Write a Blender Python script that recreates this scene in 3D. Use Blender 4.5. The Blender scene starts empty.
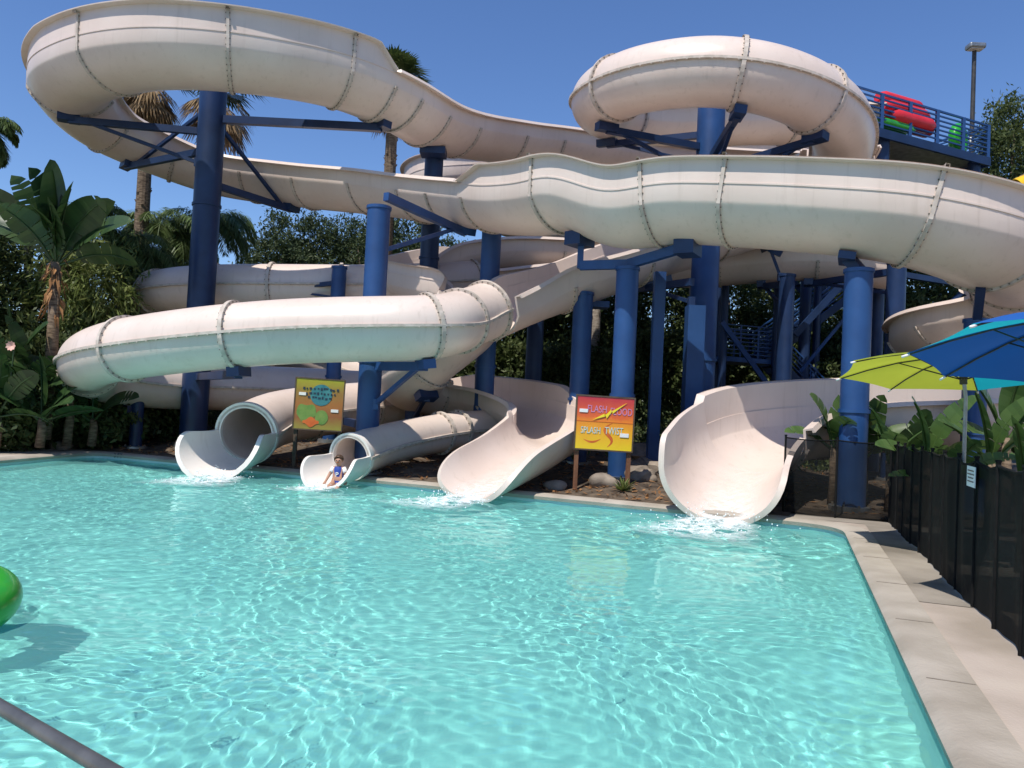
import bpy, bmesh, math, random
import numpy as np
from mathutils import Vector, Matrix
from mathutils.geometry import tessellate_polygon

S = bpy.context.scene
COL = S.collection
R = math.radians
PI = math.pi

# ------------------------------------------------------------------ camera
F = 780.0
CAM = Vector((0, 0, 1.65))
PITCH, ROLL = R(1.76), R(2.75)
right0 = Vector((1, 0, 0))
fwd = Vector((0, math.cos(PITCH), math.sin(PITCH)))
up0 = Vector((0, -math.sin(PITCH), math.cos(PITCH)))
RV = right0 * math.cos(ROLL) + up0 * math.sin(ROLL)
UV = -right0 * math.sin(ROLL) + up0 * math.cos(ROLL)


def at(px, py, Y):
    """world point seen at a picture position, at distance Y straight ahead"""
    d = fwd + RV * ((px - 512) / F) + UV * ((384 - py) / F)
    return CAM + d * (Y / d.y)


cam_data = bpy.data.cameras.new('camera')
cam = bpy.data.objects.new('camera', cam_data)
COL.objects.link(cam)
cam_data.sensor_width = 36
cam_data.lens = 36 * F / 1024
cam_data.clip_start = 0.05
cam_data.clip_end = 3000
m3 = Matrix((RV, UV, -fwd)).transposed()
cam.matrix_world = Matrix.Translation(CAM) @ m3.to_4x4()
S.camera = cam

# ------------------------------------------------------------------ light
W = bpy.data.worlds.new("World")
S.world = W
W.use_nodes = True
wn = W.node_tree
sky = wn.nodes.new('ShaderNodeTexSky')
sky.sky_type = 'NISHITA'
sky.sun_disc = False
EL = 59
AZ = Vector((-0.56, -0.83))
sky.sun_elevation = R(EL)
sky.sun_rotation = math.atan2(AZ.x, AZ.y)
sky.altitude = 300
sky.air_density = 1.0
sky.dust_density = 0.05
sky.ozone_density = 4.5
wn.nodes['Background'].inputs[1].default_value = 0.13
hs = wn.nodes.new('ShaderNodeHueSaturation')
hs.inputs['Saturation'].default_value = 1.12
hs.inputs['Hue'].default_value = .508
wn.links.new(sky.outputs[0], hs.inputs['Color'])
wn.links.new(hs.outputs[0], wn.nodes['Background'].inputs[0])
sl = bpy.data.lights.new('sun', 'SUN')
sl.energy = 4.3
sl.angle = R(0.5)
sl.color = (1, 0.95, 0.87)
sl.cycles.is_caustics_light = True
so = bpy.data.objects.new('sun', sl)
COL.objects.link(so)
sd = Vector((AZ.x * math.cos(R(EL)), AZ.y * math.cos(R(EL)), math.sin(R(EL)))).normalized()
so.rotation_euler = sd.to_track_quat('Z', 'Y').to_euler()
so.location = (-20, -20, 40)
S.view_settings.view_transform = 'Standard'
S.view_settings.look = 'None'
S.view_settings.gamma = 1
S.view_settings.exposure = 0.25
S.cycles.use_denoising = True
S.cycles.sample_clamp_indirect = 6
S.cycles.caustics_refractive = True
S.cycles.caustics_reflective = False
S.cycles.max_bounces = 10
S.cycles.transparent_max_bounces = 24

# ------------------------------------------------------------------ helpers
def origin(o):
    v = Vector((0, 0, 0))
    while o is not None:
        v += o.location
        o = o.parent
    return v


def build(name, verts, faces, mat, parent=None, smooth=False, sharp=None, loc=None):
    """one mesh object from world-space vertices"""
    me = bpy.data.meshes.new(name)
    off = origin(parent) if parent is not None else Vector((0, 0, 0))
    base = off + (Vector(loc) - off if loc is not None else Vector((0, 0, 0)))
    va = np.asarray(verts, dtype=float).reshape(-1, 3) - np.array(base)
    me.from_pydata(va.tolist(), [], [list(map(int, f)) for f in faces])
    if isinstance(mat, (list, tuple)):
        for k in mat:
            me.materials.append(k)
    elif mat is not None:
        me.materials.append(mat)
    if smooth:
        me.shade_smooth()
        if sharp:
            me.set_sharp_from_angle(angle=R(sharp))
    o = bpy.data.objects.new(name, me)
    COL.objects.link(o)
    if parent is not None:
        o.parent = parent
    o.location = base - off
    return o


def tag(o, label=None, cat=None, group=None, kind=None):
    if label: o['label'] = label
    if cat: o['category'] = cat
    if group: o['group'] = group
    if kind: o['kind'] = kind
    return o


def thing(name, loc, label, cat, group=None):
    o = bpy.data.objects.new(name, None)
    o.empty_display_size = 0.2
    COL.objects.link(o)
    o.location = loc
    return tag(o, label, cat, group)


class MB:
    """collects shapes into one mesh"""
    def __init__(s):
        s.v = []
        s.f = []

    def add(s, v, f):
        n = len(s.v)
        s.v += [tuple(p) for p in v]
        s.f += [[i + n for i in q] for q in f]
        return s

    def box(s, c, size, M=None):
        hx, hy, hz = size[0] / 2, size[1] / 2, size[2] / 2
        vs = [Vector((x * hx, y * hy, z * hz)) for z in (-1, 1) for y in (-1, 1) for x in (-1, 1)]
        if M is not None:
            vs = [M @ p for p in vs]
        vs = [p + Vector(c) for p in vs]
        return s.add(vs, [(0, 2, 3, 1), (4, 5, 7, 6), (0, 1, 5, 4), (2, 6, 7, 3), (0, 4, 6, 2), (1, 3, 7, 5)])

    def bar(s, a, b, w, h=None):
        a, b = Vector(a), Vector(b)
        h = h or w
        d = b - a
        z = d.normalized()
        ref = Vector((0, 0, 1)) if abs(z.z) < 0.95 else Vector((0, 1, 0))
        x = z.cross(ref).normalized()
        y = x.cross(z)
        M = Matrix((x, y, z)).transposed()
        return s.box((a + b) / 2, (w, h, d.length), M)

    def tube(s, pts, r, n=12, cap=True):
        pts = [Vector(p) for p in pts]
        k = len(pts)
        rr = r if isinstance(r, (list, tuple)) else [r] * k
        vs, fs = [], []
        px = None
        for i, p in enumerate(pts):
            t = (pts[min(i + 1, k - 1)] - pts[max(i - 1, 0)]).normalized()
            if px is None:
                ref = Vector((0, 0, 1)) if abs(t.z) < 0.9 else Vector((0, 1, 0))
                px = t.cross(ref).normalized()
            else:
                px = (px - t * px.dot(t)).normalized()
            py = t.cross(px)
            for j in range(n):
                a = 2 * PI * j / n
                vs.append(p + (px * math.cos(a) + py * math.sin(a)) * rr[i])
        for i in range(k - 1):
            for j in range(n):
                a, b = i * n + j, i * n + (j + 1) % n
                fs.append((a, b, b + n, a + n))
        if cap:
            fs.append(tuple(range(n - 1, -1, -1)))
            fs.append(tuple(range((k - 1) * n, k * n)))
        return s.add(vs, fs)

    def build(s, name, mat, parent=None, smooth=False, sharp=None, loc=None):
        return build(name, s.v, s.f, mat, parent, smooth, sharp, loc)


# ------------------------------------------------------------------ materials
def new_mat(name):
    m = bpy.data.materials.new(name)
    m.use_nodes = True
    return m, m.node_tree, m.node_tree.nodes['Principled BSDF']


def noise_mat(name, c1, c2, scale=4, rough=0.6, bump=0.0, detail=5, spec=0.4, stretch=None, c3=None, bscale=None, lo=0.35, hi=0.68, metal=0.0, coat=0):
    m, nt, bs = new_mat(name)
    tc = nt.nodes.new('ShaderNodeTexCoord')
    mp = nt.nodes.new('ShaderNodeMapping')
    if stretch: mp.inputs['Scale'].default_value = stretch
    nt.links.new(tc.outputs['Object'], mp.inputs[0])
    n = nt.nodes.new('ShaderNodeTexNoise')
    n.inputs['Scale'].default_value = scale
    n.inputs['Detail'].default_value = detail
    nt.links.new(mp.outputs[0], n.inputs['Vector'])
    cr = nt.nodes.new('ShaderNodeValToRGB')
    cr.color_ramp.elements[0].position = lo
    cr.color_ramp.elements[0].color = (*c1, 1)
    cr.color_ramp.elements[1].position = hi
    cr.color_ramp.elements[1].color = (*c2, 1)
    if c3:
        e = cr.color_ramp.elements.new((lo + hi) / 2)
        e.color = (*c3, 1)
    nt.links.new(n.outputs['Fac'], cr.inputs[0])
    nt.links.new(cr.outputs[0], bs.inputs['Base Color'])
    bs.inputs['Roughness'].default_value = rough
    bs.inputs['Specular IOR Level'].default_value = spec
    bs.inputs['Metallic'].default_value = metal
    if coat:
        bs.inputs['Coat Weight'].default_value = coat
    if bump:
        n2 = nt.nodes.new('ShaderNodeTexNoise')
        n2.inputs['Scale'].default_value = bscale or scale * 6
        n2.inputs['Detail'].default_value = 4
        nt.links.new(tc.outputs['Object'], n2.inputs['Vector'])
        b = nt.nodes.new('ShaderNodeBump')
        b.inputs['Strength'].default_value = bump
        b.inputs['Distance'].default_value = 0.02
        nt.links.new(n2.outputs['Fac'], b.inputs['Height'])
        nt.links.new(b.outputs[0], bs.inputs['Normal'])
    return m


def leaf_mat(name, cols, rough=0.5, trans=0.35, spec=0.3):
    m, nt, bs = new_mat(name)
    g = nt.nodes.new('ShaderNodeNewGeometry')
    cr = nt.nodes.new('ShaderNodeValToRGB')
    els = cr.color_ramp.elements
    for i, c in enumerate(cols):
        p = i / (len(cols) - 1)
        if i == 0: e = els[0]
        elif i == len(cols) - 1: e = els[len(els) - 1]
        else: e = els.new(p)
        e.position = p
        e.color = (*c, 1)
    nt.links.new(g.outputs['Random Per Island'], cr.inputs[0])
    nt.links.new(cr.outputs[0], bs.inputs['Base Color'])
    bs.inputs['Roughness'].default_value = rough
    bs.inputs['Specular IOR Level'].default_value = spec
    t = nt.nodes.new('ShaderNodeBsdfTranslucent')
    nt.links.new(cr.outputs[0], t.inputs[0])
    mx = nt.nodes.new('ShaderNodeMixShader')
    mx.inputs[0].default_value = trans
    nt.links.new(bs.outputs[0], mx.inputs[1])
    nt.links.new(t.outputs[0], mx.inputs[2])
    nt.links.new(mx.outputs[0], nt.nodes['Material Output'].inputs[0])
    return m


M = {}
def slide_mat(name, c1, c2, dirt):
    """moulded fibreglass: slightly blotchy gelcoat with faint drip stains"""
    m, nt, bs = new_mat(name)
    tc = nt.nodes.new('ShaderNodeTexCoord')
    n1 = nt.nodes.new('ShaderNodeTexNoise'); n1.inputs['Scale'].default_value = 0.9; n1.inputs['Detail'].default_value = 6
    nt.links.new(tc.outputs['Object'], n1.inputs['Vector'])
    r1 = nt.nodes.new('ShaderNodeValToRGB')
    r1.color_ramp.elements[0].position = .3; r1.color_ramp.elements[0].color = (*c1, 1)
    r1.color_ramp.elements[1].position = .7; r1.color_ramp.elements[1].color = (*c2, 1)
    nt.links.new(n1.outputs['Fac'], r1.inputs[0])
    mp = nt.nodes.new('ShaderNodeMapping'); mp.inputs['Scale'].default_value = (5, 5, .35)
    nt.links.new(tc.outputs['Object'], mp.inputs[0])
    n2 = nt.nodes.new('ShaderNodeTexNoise'); n2.inputs['Scale'].default_value = 1.6; n2.inputs['Detail'].default_value = 5; n2.inputs['Roughness'].default_value = .65
    nt.links.new(mp.outputs[0], n2.inputs['Vector'])
    r2 = nt.nodes.new('ShaderNodeValToRGB')
    r2.color_ramp.elements[0].position = .55; r2.color_ramp.elements[0].color = (0, 0, 0, 1)
    r2.color_ramp.elements[1].position = .8; r2.color_ramp.elements[1].color = (.5, .5, .5, 1)
    nt.links.new(n2.outputs['Fac'], r2.inputs[0])
    mx = nt.nodes.new('ShaderNodeMix'); mx.data_type = 'RGBA'
    nt.links.new(r2.outputs[0], mx.inputs['Factor'])
    nt.links.new(r1.outputs[0], mx.inputs['A'])
    mx.inputs['B'].default_value = (*dirt, 1)
    nt.links.new(mx.outputs['Result'], bs.inputs['Base Color'])
    bs.inputs['Roughness'].default_value = .36
    bs.inputs['Specular IOR Level'].default_value = .45
    n3 = nt.nodes.new('ShaderNodeTexNoise'); n3.inputs['Scale'].default_value = 2.2; n3.inputs['Detail'].default_value = 2
    nt.links.new(tc.outputs['Object'], n3.inputs['Vector'])
    b = nt.nodes.new('ShaderNodeBump'); b.inputs['Strength'].default_value = .12; b.inputs['Distance'].default_value = .05
    nt.links.new(n3.outputs['Fac'], b.inputs['Height'])
    nt.links.new(b.outputs[0], bs.inputs['Normal'])
    return m

M['cream'] = slide_mat('cream_fibreglass', (.645, .525, .45), (.715, .60, .525), (.47, .375, .30))
M['cream_light'] = slide_mat('bright_gelcoat', (.76, .69, .62), (.82, .76, .70), (.6, .52, .44))
M['flange'] = noise_mat('weathered_flange', (.42, .36, .30), (.60, .52, .45), 6, .6, .2)
M['bolt'] = noise_mat('bolt_steel', (.10, .085, .07), (.2, .17, .14), 8, .5)
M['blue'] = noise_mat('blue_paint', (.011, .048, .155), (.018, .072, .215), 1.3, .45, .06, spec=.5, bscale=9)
M['blue_shaded'] = noise_mat('shaded_blue_paint', (.009, .024, .07), (.014, .036, .105), 1.6, .42, .06)  # same blue paint, with the shade under the slides put into its colour
M['concrete'] = noise_mat('deck_concrete', (.30, .25, .20), (.52, .45, .38), .55, .85, .25, detail=8, c3=(.44, .37, .315), bscale=40)
M['coping'] = noise_mat('coping_stone', (.30, .26, .21), (.43, .38, .32), 1.4, .85, .35, detail=10, bscale=30)
M['soil'] = noise_mat('bank_soil', (.045, .032, .022), (.15, .11, .075), 3.5, .95, .6, detail=8, bscale=18)
M['ground'] = noise_mat('park_ground', (.07, .06, .04), (.16, .13, .09), .8, .95, .3)
M['plaster'] = noise_mat('pool_plaster', (.62, .79, .755), (.72, .85, .815), .5, .9, 0, spec=0)
M['tile'] = noise_mat('waterline_plaster', (.50, .66, .68), (.62, .75, .76), 1.2, .6, 0)
M['rock'] = noise_mat('boulder', (.14, .11, .085), (.34, .28, .22), 2.5, .9, .5)
M['wood'] = noise_mat('brown_post_wood', (.13, .055, .028), (.2, .09, .045), 5, .7, .2, stretch=(6, 6, .6))
M['white'] = noise_mat('white_paint', (.74, .74, .72), (.82, .82, .8), 3, .5)
M['grey_metal'] = noise_mat('galvanised', (.22, .23, .23), (.36, .37, .37), 6, .4, metal=.7)
M['dark_metal'] = noise_mat('dark_bronze_metal', (.03, .03, .03), (.06, .055, .05), 6, .5)
M['black'] = noise_mat('black_vinyl', (.006, .006, .006), (.013, .013, .013), 8, .9, spec=.15)
M['steel'] = noise_mat('brushed_rail', (.09, .09, .085), (.17, .165, .155), 9, .4, metal=.5)
M['green_vinyl'] = noise_mat('green_vinyl', (.02, .30, .02), (.035, .40, .03), 2, .28, coat=.3)
M['red_vinyl'] = noise_mat('red_vinyl', (.55, .02, .03), (.68, .035, .045), 2, .4)
M['yellow'] = noise_mat('yellow_gelcoat', (.75, .42, .01), (.82, .5, .02), 2, .35)
M['trunk'] = noise_mat('palm_trunk', (.07, .045, .028), (.22, .16, .105), 3, .9, .6, stretch=(2, 2, 9), bscale=14)
M['trunk_grey'] = noise_mat('grey_trunk', (.16, .13, .10), (.36, .31, .26), 3, .9, .5, stretch=(2, 2, 7))
M['bark'] = noise_mat('bark', (.05, .035, .024), (.13, .095, .065), 4, .9, .6, stretch=(4, 4, 1))
M['thatch'] = leaf_mat('dry_palm_skirt', [(.13, .085, .045), (.24, .16, .085), (.33, .24, .14)], .8, .15, .1)
M['dry_leaf'] = leaf_mat('dry_bract', [(.25, .12, .05), (.38, .2, .09), (.3, .17, .09)], .8, .2, .1)
M['fan'] = leaf_mat('fan_frond', [(.035, .06, .018), (.06, .09, .025), (.09, .11, .035)], .45, .25)
M['feather'] = leaf_mat('feather_frond', [(.075, .12, .035), (.11, .165, .05), (.17, .22, .085)], .45, .3)
M['paddle'] = leaf_mat('paddle_leaf', [(.02, .05, .016), (.035, .075, .022), (.055, .10, .03)], .38, .25, .5)
M['banana'] = leaf_mat('banana_leaf', [(.05, .10, .025), (.075, .14, .035), (.10, .17, .05)], .38, .35, .5)
M['pine'] = leaf_mat('pine_needles', [(.03, .05, .02), (.05, .075, .026), (.08, .10, .038)], .6, .2)
M['olive'] = leaf_mat('olive_foliage', [(.04, .065, .02), (.08, .11, .034), (.14, .165, .06)], .55, .35)
M['lime_leaf'] = leaf_mat('light_foliage', [(.12, .16, .04), (.16, .20, .055), (.21, .24, .08)], .5, .35)
M['skin'] = noise_mat('skin', (.38, .20, .13), (.45, .25, .165), 6, .5)
M['hair'] = noise_mat('brown_hair', (.05, .028, .016), (.10, .055, .03), 20, .5)
M['vest'] = noise_mat('blue_vest', (.010, .035, .22), (.018, .055, .30), 7, .6)
M['pink'] = noise_mat('petal', (.65, .35, .28), (.75, .5, .4), 5, .6)


def sheet_mat(name, col, trans):
    m, nt, bs = new_mat(name)
    bs.inputs['Base Color'].default_value = (*col, 1)
    bs.inputs['Roughness'].default_value = .8
    tc = nt.nodes.new('ShaderNodeTexCoord')
    n = nt.nodes.new('ShaderNodeTexNoise'); n.inputs['Scale'].default_value = 3
    nt.links.new(tc.outputs['Object'], n.inputs['Vector'])
    mxc = nt.nodes.new('ShaderNodeMix'); mxc.data_type = 'RGBA'
    mxc.inputs['A'].default_value = (*[c * .88 for c in col], 1)
    mxc.inputs['B'].default_value = (*col, 1)
    nt.links.new(n.outputs['Fac'], mxc.inputs['Factor'])
    nt.links.new(mxc.outputs['Result'], bs.inputs['Base Color'])
    t = nt.nodes.new('ShaderNodeBsdfTranslucent')
    nt.links.new(mxc.outputs['Result'], t.inputs[0])
    mx = nt.nodes.new('ShaderNodeMixShader')
    mx.inputs[0].default_value = trans
    nt.links.new(bs.outputs[0], mx.inputs[1])
    nt.links.new(t.outputs[0], mx.inputs[2])
    nt.links.new(mx.outputs[0], nt.nodes['Material Output'].inputs[0])
    return m


M['cloth_lime'] = sheet_mat('lime_canvas', (.44, .50, .05), .6)
M['cloth_teal'] = sheet_mat('teal_canvas', (.01, .42, .50), .5)
M['cloth_blue'] = sheet_mat('blue_canvas', (.004, .10, .40), .2)


def mesh_mat(name, alpha):
    m, nt, bs = new_mat(name)
    bs.inputs['Base Color'].default_value = (.010, .011, .011, 1)
    bs.inputs['Roughness'].default_value = .7
    bs.inputs['Specular IOR Level'].default_value = .05
    t = nt.nodes.new('ShaderNodeBsdfTransparent')
    mx = nt.nodes.new('ShaderNodeMixShader')
    tc = nt.nodes.new('ShaderNodeTexCoord')
    n = nt.nodes.new('ShaderNodeTexNoise'); n.inputs['Scale'].default_value = 1.5
    nt.links.new(tc.outputs['Object'], n.inputs['Vector'])
    mr = nt.nodes.new('ShaderNodeMapRange')
    mr.inputs['To Min'].default_value = alpha - .06
    mr.inputs['To Max'].default_value = alpha + .06
    nt.links.new(n.outputs['Fac'], mr.inputs['Value'])
    nt.links.new(mr.outputs[0], mx.inputs[0])
    nt.links.new(t.outputs[0], mx.inputs[1])
    nt.links.new(bs.outputs[0], mx.inputs[2])
    nt.links.new(mx.outputs[0], nt.nodes['Material Output'].inputs[0])
    return m


M['mesh'] = mesh_mat('black_mesh_screen', .62)
M['mesh_dense'] = mesh_mat('dense_black_screen', .97)

# ------------------------------------------------------------------ the pool and the ground
A_ = Vector((5.56, 12.8)); B_ = Vector((-10.75, 20.25))
NR = Vector((1.12, .55)); NL = Vector((-11.9, 5.2))
def rounded(poly, rad, n=6):
    out = []
    k = len(poly)
    for i in range(k):
        p, a, b = poly[i], poly[i - 1], poly[(i + 1) % k]
        da, db = (a - p).normalized(), (b - p).normalized()
        r = rad[i]
        p0, p1 = p + da * r, p + db * r
        for j in range(n + 1):
            t = j / n
            out.append(p0 * (1 - t) ** 2 + p * 2 * t * (1 - t) + p1 * t * t)
    return out
POOL = rounded([NR, A_, B_, NL], [.3, .9, .8, .3])   # counter-clockwise
def offset(poly, d):
    k = len(poly)
    out = []
    for i in range(k):
        a, p, b = poly[i - 1], poly[i], poly[(i + 1) % k]
        t = ((p - a).normalized() + (b - p).normalized()).normalized()
        out.append(p + Vector((t.y, -t.x)) * d)
    return out
def ring(name, inner, outer, z, mat, kind='structure'):
    k = len(inner)
    v = [(p.x, p.y, z) for p in inner] + [(p.x, p.y, z) for p in outer]
    f = [(i, k + i, k + (i + 1) % k, (i + 1) % k) for i in range(k)]
    return tag(build(name, v, f, mat), kind=kind)
def wallring(name, poly, z0, z1, mat):
    k = len(poly)
    v = [(p.x, p.y, z0) for p in poly] + [(p.x, p.y, z1) for p in poly]
    f = [(i, i + k, (i + 1) % k + k, (i + 1) % k) for i in range(k)]
    return tag(build(name, v, f, mat), kind='structure')

WATER_Z = -.13
FLOOR_Z = -1.05
floor = tag(build('pool_floor', [(p.x, p.y, FLOOR_Z) for p in POOL], [tuple(range(len(POOL)))], M['plaster']), kind='structure')
floor.cycles.is_caustics_receiver = True
pw = wallring('pool_wall', POOL, FLOOR_Z, -.02, M['tile'])
pw.cycles.is_caustics_receiver = True
# coping: a slightly raised stone edge round the pool, its nose over the water
c_in = offset(POOL, -.05); c_out = offset(POOL, .30)
k = len(POOL)
v = []
for z, pl in ((-.075, POOL), (-.075, c_in), (-.015, offset(POOL, -.065)), (.0, offset(POOL, -.04)), (.022, offset(POOL, .0)), (.022, c_out), (-.2, c_out)):
    v += [(p.x, p.y, z) for p in pl]
f = []
for j in range(6):
    for i in range(k):
        f.append((j * k + i, j * k + (i + 1) % k, (j + 1) * k + (i + 1) % k, (j + 1) * k + i))
tag(build('pool_coping', v, f, M['coping'], smooth=True, sharp=40), kind='structure')
jm = MB()
for a_, b_, n_ in ((NR, A_, 8), (A_, B_, 13)):
    d_ = b_ - a_; u_ = d_.normalized(); nn_ = Vector((u_.y, -u_.x))
    for i_ in range(1, n_):
        q_ = a_ + d_ * (i_ / n_) + nn_ * .15
        jm.box((q_.x, q_.y, .0235), (.012, .285, .005), Matrix(((u_.x, nn_.x, 0), (u_.y, nn_.y, 0), (0, 0, 1))))
jo = jm.build('coping_joints', noise_mat('joint_mortar', (.17, .145, .12), (.24, .21, .175), 9, .9))
tag(jo, kind='structure')
# deck sheet right, near and left
outer = [Vector((30, -12)), Vector((30, 14.5)), Vector((6.6, 13.6))] + \
        [Vector((2.3, 15.15)), Vector((-10.4, 20.95)), Vector((-14, 22.5)), Vector((-30, 22.5)), Vector((-30, -12))]
def poly_sheet(name, loops, z, mat):
    tris = tessellate_polygon([[Vector((p.x, p.y, 0)) for p in l] for l in loops])
    vs = [(p.x, p.y, z) for l in loops for p in l]
    return tag(build(name, vs, tris, mat), kind='structure')
deck_hole = offset(POOL, .296)
poly_sheet('pool_deck', [outer, list(reversed(deck_hole))], .004, M['concrete'])
# an older, greyer pour of concrete at the far corner
M['old_concrete'] = noise_mat('old_concrete', (.18, .155, .125), (.36, .315, .265), .8, .8, .3, detail=9, c3=(.27, .235, .195), bscale=35)
e_ = (A_ - NR).normalized(); n_e = Vector((e_.y, -e_.x))
q0 = A_ - e_ * 5.6 + n_e * .31
poly_sheet('deck_slab', [[q0, q0 + n_e * 1.6, A_ + n_e * 1.9 + e_ * 1.0, A_ - n_e * 1.2 + e_ * 1.0, A_ - n_e * 1.2 + e_ * .36, A_ + n_e * .31 + e_ * .31]], .009, M['old_concrete'])
# the park ground: one sheet to the horizon with the pool cut out
big = [Vector((1500, -1500)), Vector((1500, 1500)), Vector((-1500, 1500)), Vector((-1500, -1500))]
poly_sheet('ground', [big, list(reversed(offset(POOL, .25)))], -.02, M['ground'])
# planted bank behind the far edge, rising away from the pool
def bank_z(x, y):
    e = (Vector((x, y)) - A_).dot(Vector((.4155, .9096)))       # distance behind the far edge line
    z = .0 + .60 * max(0, min(1, (e - .35) / 6.5)) ** 1.1
    if x > 6.6: z *= max(0.15, 1 - (x - 6.6) / 3)
    return z + .05 * math.sin(x * 1.7 + y) * min(1, max(0, e - .4)) + .03 * math.sin(3.1 * x - 2.3 * y)* min(1, max(0, e - .4))
v, f = [], []
nx_, ne_ = 150, 60
for j in range(ne_):
    for i in range(nx_):
        s = -16 + 42 * i / (nx_ - 1)
        e = .33 + 30 * (j / (ne_ - 1)) ** 1.6
        d = Vector((-.9096, .4155)) * s + Vector((.4155, .9096)) * e
        p = A_ + d
        v.append((p.x, p.y, bank_z(p.x, p.y) + .012))
for j in range(ne_ - 1):
    for i in range(nx_ - 1):
        a = j * nx_ + i
        s_ = -16 + 42 * (i + .5) / (nx_ - 1)
        if s_ < .9 and .33 + 30 * ((j + 1) / (ne_ - 1)) ** 1.6 < .98 + max(0, -1.2 - s_) * .1: continue
        f.append((a, a + nx_, a + nx_ + 1, a + 1))
tag(build('bank', v, f, M['soil'], smooth=True), kind='structure')

# water: a wavy sheet of real relief
def water():
    x0, x1, y0, y1 = -12.6, 6.6, .4, 21.2
    nx, ny = 700, 640
    ty = np.linspace(0, 1, ny)
    X, Y = np.meshgrid(np.linspace(x0, x1, nx), y0 + (y1 - y0) * (.55 * ty + .45 * ty ** 2))
    Z = np.zeros_like(X)
    rg = random.Random(5)
    wx = X + .25 * np.sin(.9 * Y + 1) + .18 * np.sin(2.1 * X + .7 * Y)
    wy = Y + .25 * np.sin(.8 * X + 2) + .18 * np.sin(1.9 * Y - .8 * X)
    chop = .72 + .5 / (1 + np.exp((X + 1.0 + .8 * np.sin(.8 * Y)) / 1.6)) + .12 * np.sin(.9 * X + 1.1 * Y)
    for i in range(150):
        wl = rg.choice([.085, .10, .115, .13, .15, .18, .22, .28, .36, .5, .8, 1.4]) * rg.uniform(.85, 1.15)
        kk = 2 * PI / wl; th = rg.uniform(0, 2 * PI); ph = rg.uniform(0, 6.28)
        env = .6 + .4 * np.sin(.5 * X * rg.uniform(.5, 1.5) + .6 * Y * rg.uniform(.5, 1.5) + ph)
        Z += .00118 * wl ** .95 * (1.15 if wl < .2 else .95) * chop * env * np.sin(kk * (math.cos(th) * wx + math.sin(th) * wy) + ph)
    for (ex, ey, a) in ((-6.6, 16.6, .03), (-3.5, 15.6, .012), (-.7, 14.2, .028), (3.5, 12.5, .035)):
        d = np.hypot(X - ex, Y - ey)
        Z += a * np.exp(-(d / 1.5) ** 2) * np.sin(9 * d - 1) + a * .6 * np.exp(-(d / 2.2) ** 2) * np.sin(7 * X + 3 * np.sin(4 * Y)) * np.sin(6 * Y + 2 * np.sin(5 * X))
    # keep only what lies inside the pool
    poly = [(p.x, p.y) for p in offset(POOL, .015)]
    inside = np.zeros(X.shape, bool)
    for i in range(len(poly)):
        (xa, ya), (xb, yb) = poly[i - 1], poly[i]
        if ya == yb: continue
        c = ((ya > Y) != (yb > Y)) & (X < (xb - xa) * (Y - ya) / (yb - ya) + xa)
        inside ^= c
    idx = np.arange(nx * ny).reshape(ny, nx)
    fm = inside[:-1, :-1] | inside[1:, 1:] | inside[1:, :-1] | inside[:-1, 1:]
    Fq = np.stack([idx[:-1, :-1], idx[:-1, 1:], idx[1:, 1:], idx[1:, :-1]], -1)[fm]
    used = np.unique(Fq)
    remap = -np.ones(nx * ny, int); remap[used] = np.arange(len(used))
    V = np.stack([X, Y, Z + WATER_Z], -1).reshape(-1, 3)[used]
    m, nt, bs = new_mat('pool_water')
    nt.nodes.remove(bs)
    g = nt.nodes.new('ShaderNodeBsdfGlass')
    g.inputs['IOR'].default_value = 1.33
    g.inputs['Roughness'].default_value = 0
    g.inputs[0].default_value = (.63, .98, .95, 1)
    df = nt.nodes.new('ShaderNodeBsdfDiffuse')
    df.inputs[0].default_value = (.28, .74, .69, 1)
    mxw = nt.nodes.new('ShaderNodeMixShader'); mxw.inputs[0].default_value = .19
    nt.links.new(g.outputs[0], mxw.inputs[1]); nt.links.new(df.outputs[0], mxw.inputs[2])
    nt.links.new(mxw.outputs[0], nt.nodes['Material Output'].inputs[0])
    o = build('pool_water', V, remap[Fq], m, smooth=True)
    o.cycles.is_caustics_caster = True
    tag(o, kind='structure')
water()

# ------------------------------------------------------------------ water slides
def catmull(P, per=24):
    P = [np.array(p, float) for p in P]
    P = [2 * P[0] - P[1]] + P + [2 * P[-1] - P[-2]]
    out, par = [], []
    for i in range(1, len(P) - 2):
        p0, p1, p2, p3 = P[i - 1:i + 3]
        t0 = 0; t1 = t0 + np.linalg.norm(p1 - p0) ** .5; t2 = t1 + np.linalg.norm(p2 - p1) ** .5; t3 = t2 + np.linalg.norm(p3 - p2) ** .5
        for j in range(per):
            t = t1 + (t2 - t1) * j / per
            a1 = (t1 - t) / (t1 - t0) * p0 + (t - t0) / (t1 - t0) * p1
            a2 = (t2 - t) / (t2 - t1) * p1 + (t - t1) / (t2 - t1) * p2
            a3 = (t3 - t) / (t3 - t2) * p2 + (t - t2) / (t3 - t2) * p3
            b1 = (t2 - t) / (t2 - t0) * a1 + (t - t0) / (t2 - t0) * a2
            b2 = (t3 - t) / (t3 - t1) * a2 + (t - t1) / (t3 - t1) * a3
            out.append((t2 - t) / (t2 - t1) * b1 + (t - t1) / (t2 - t1) * b2)
            par.append(i - 1 + j / per)
    out.append(P[-2]); par.append(len(P) - 3)
    return np.array(out), np.array(par)


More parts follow.
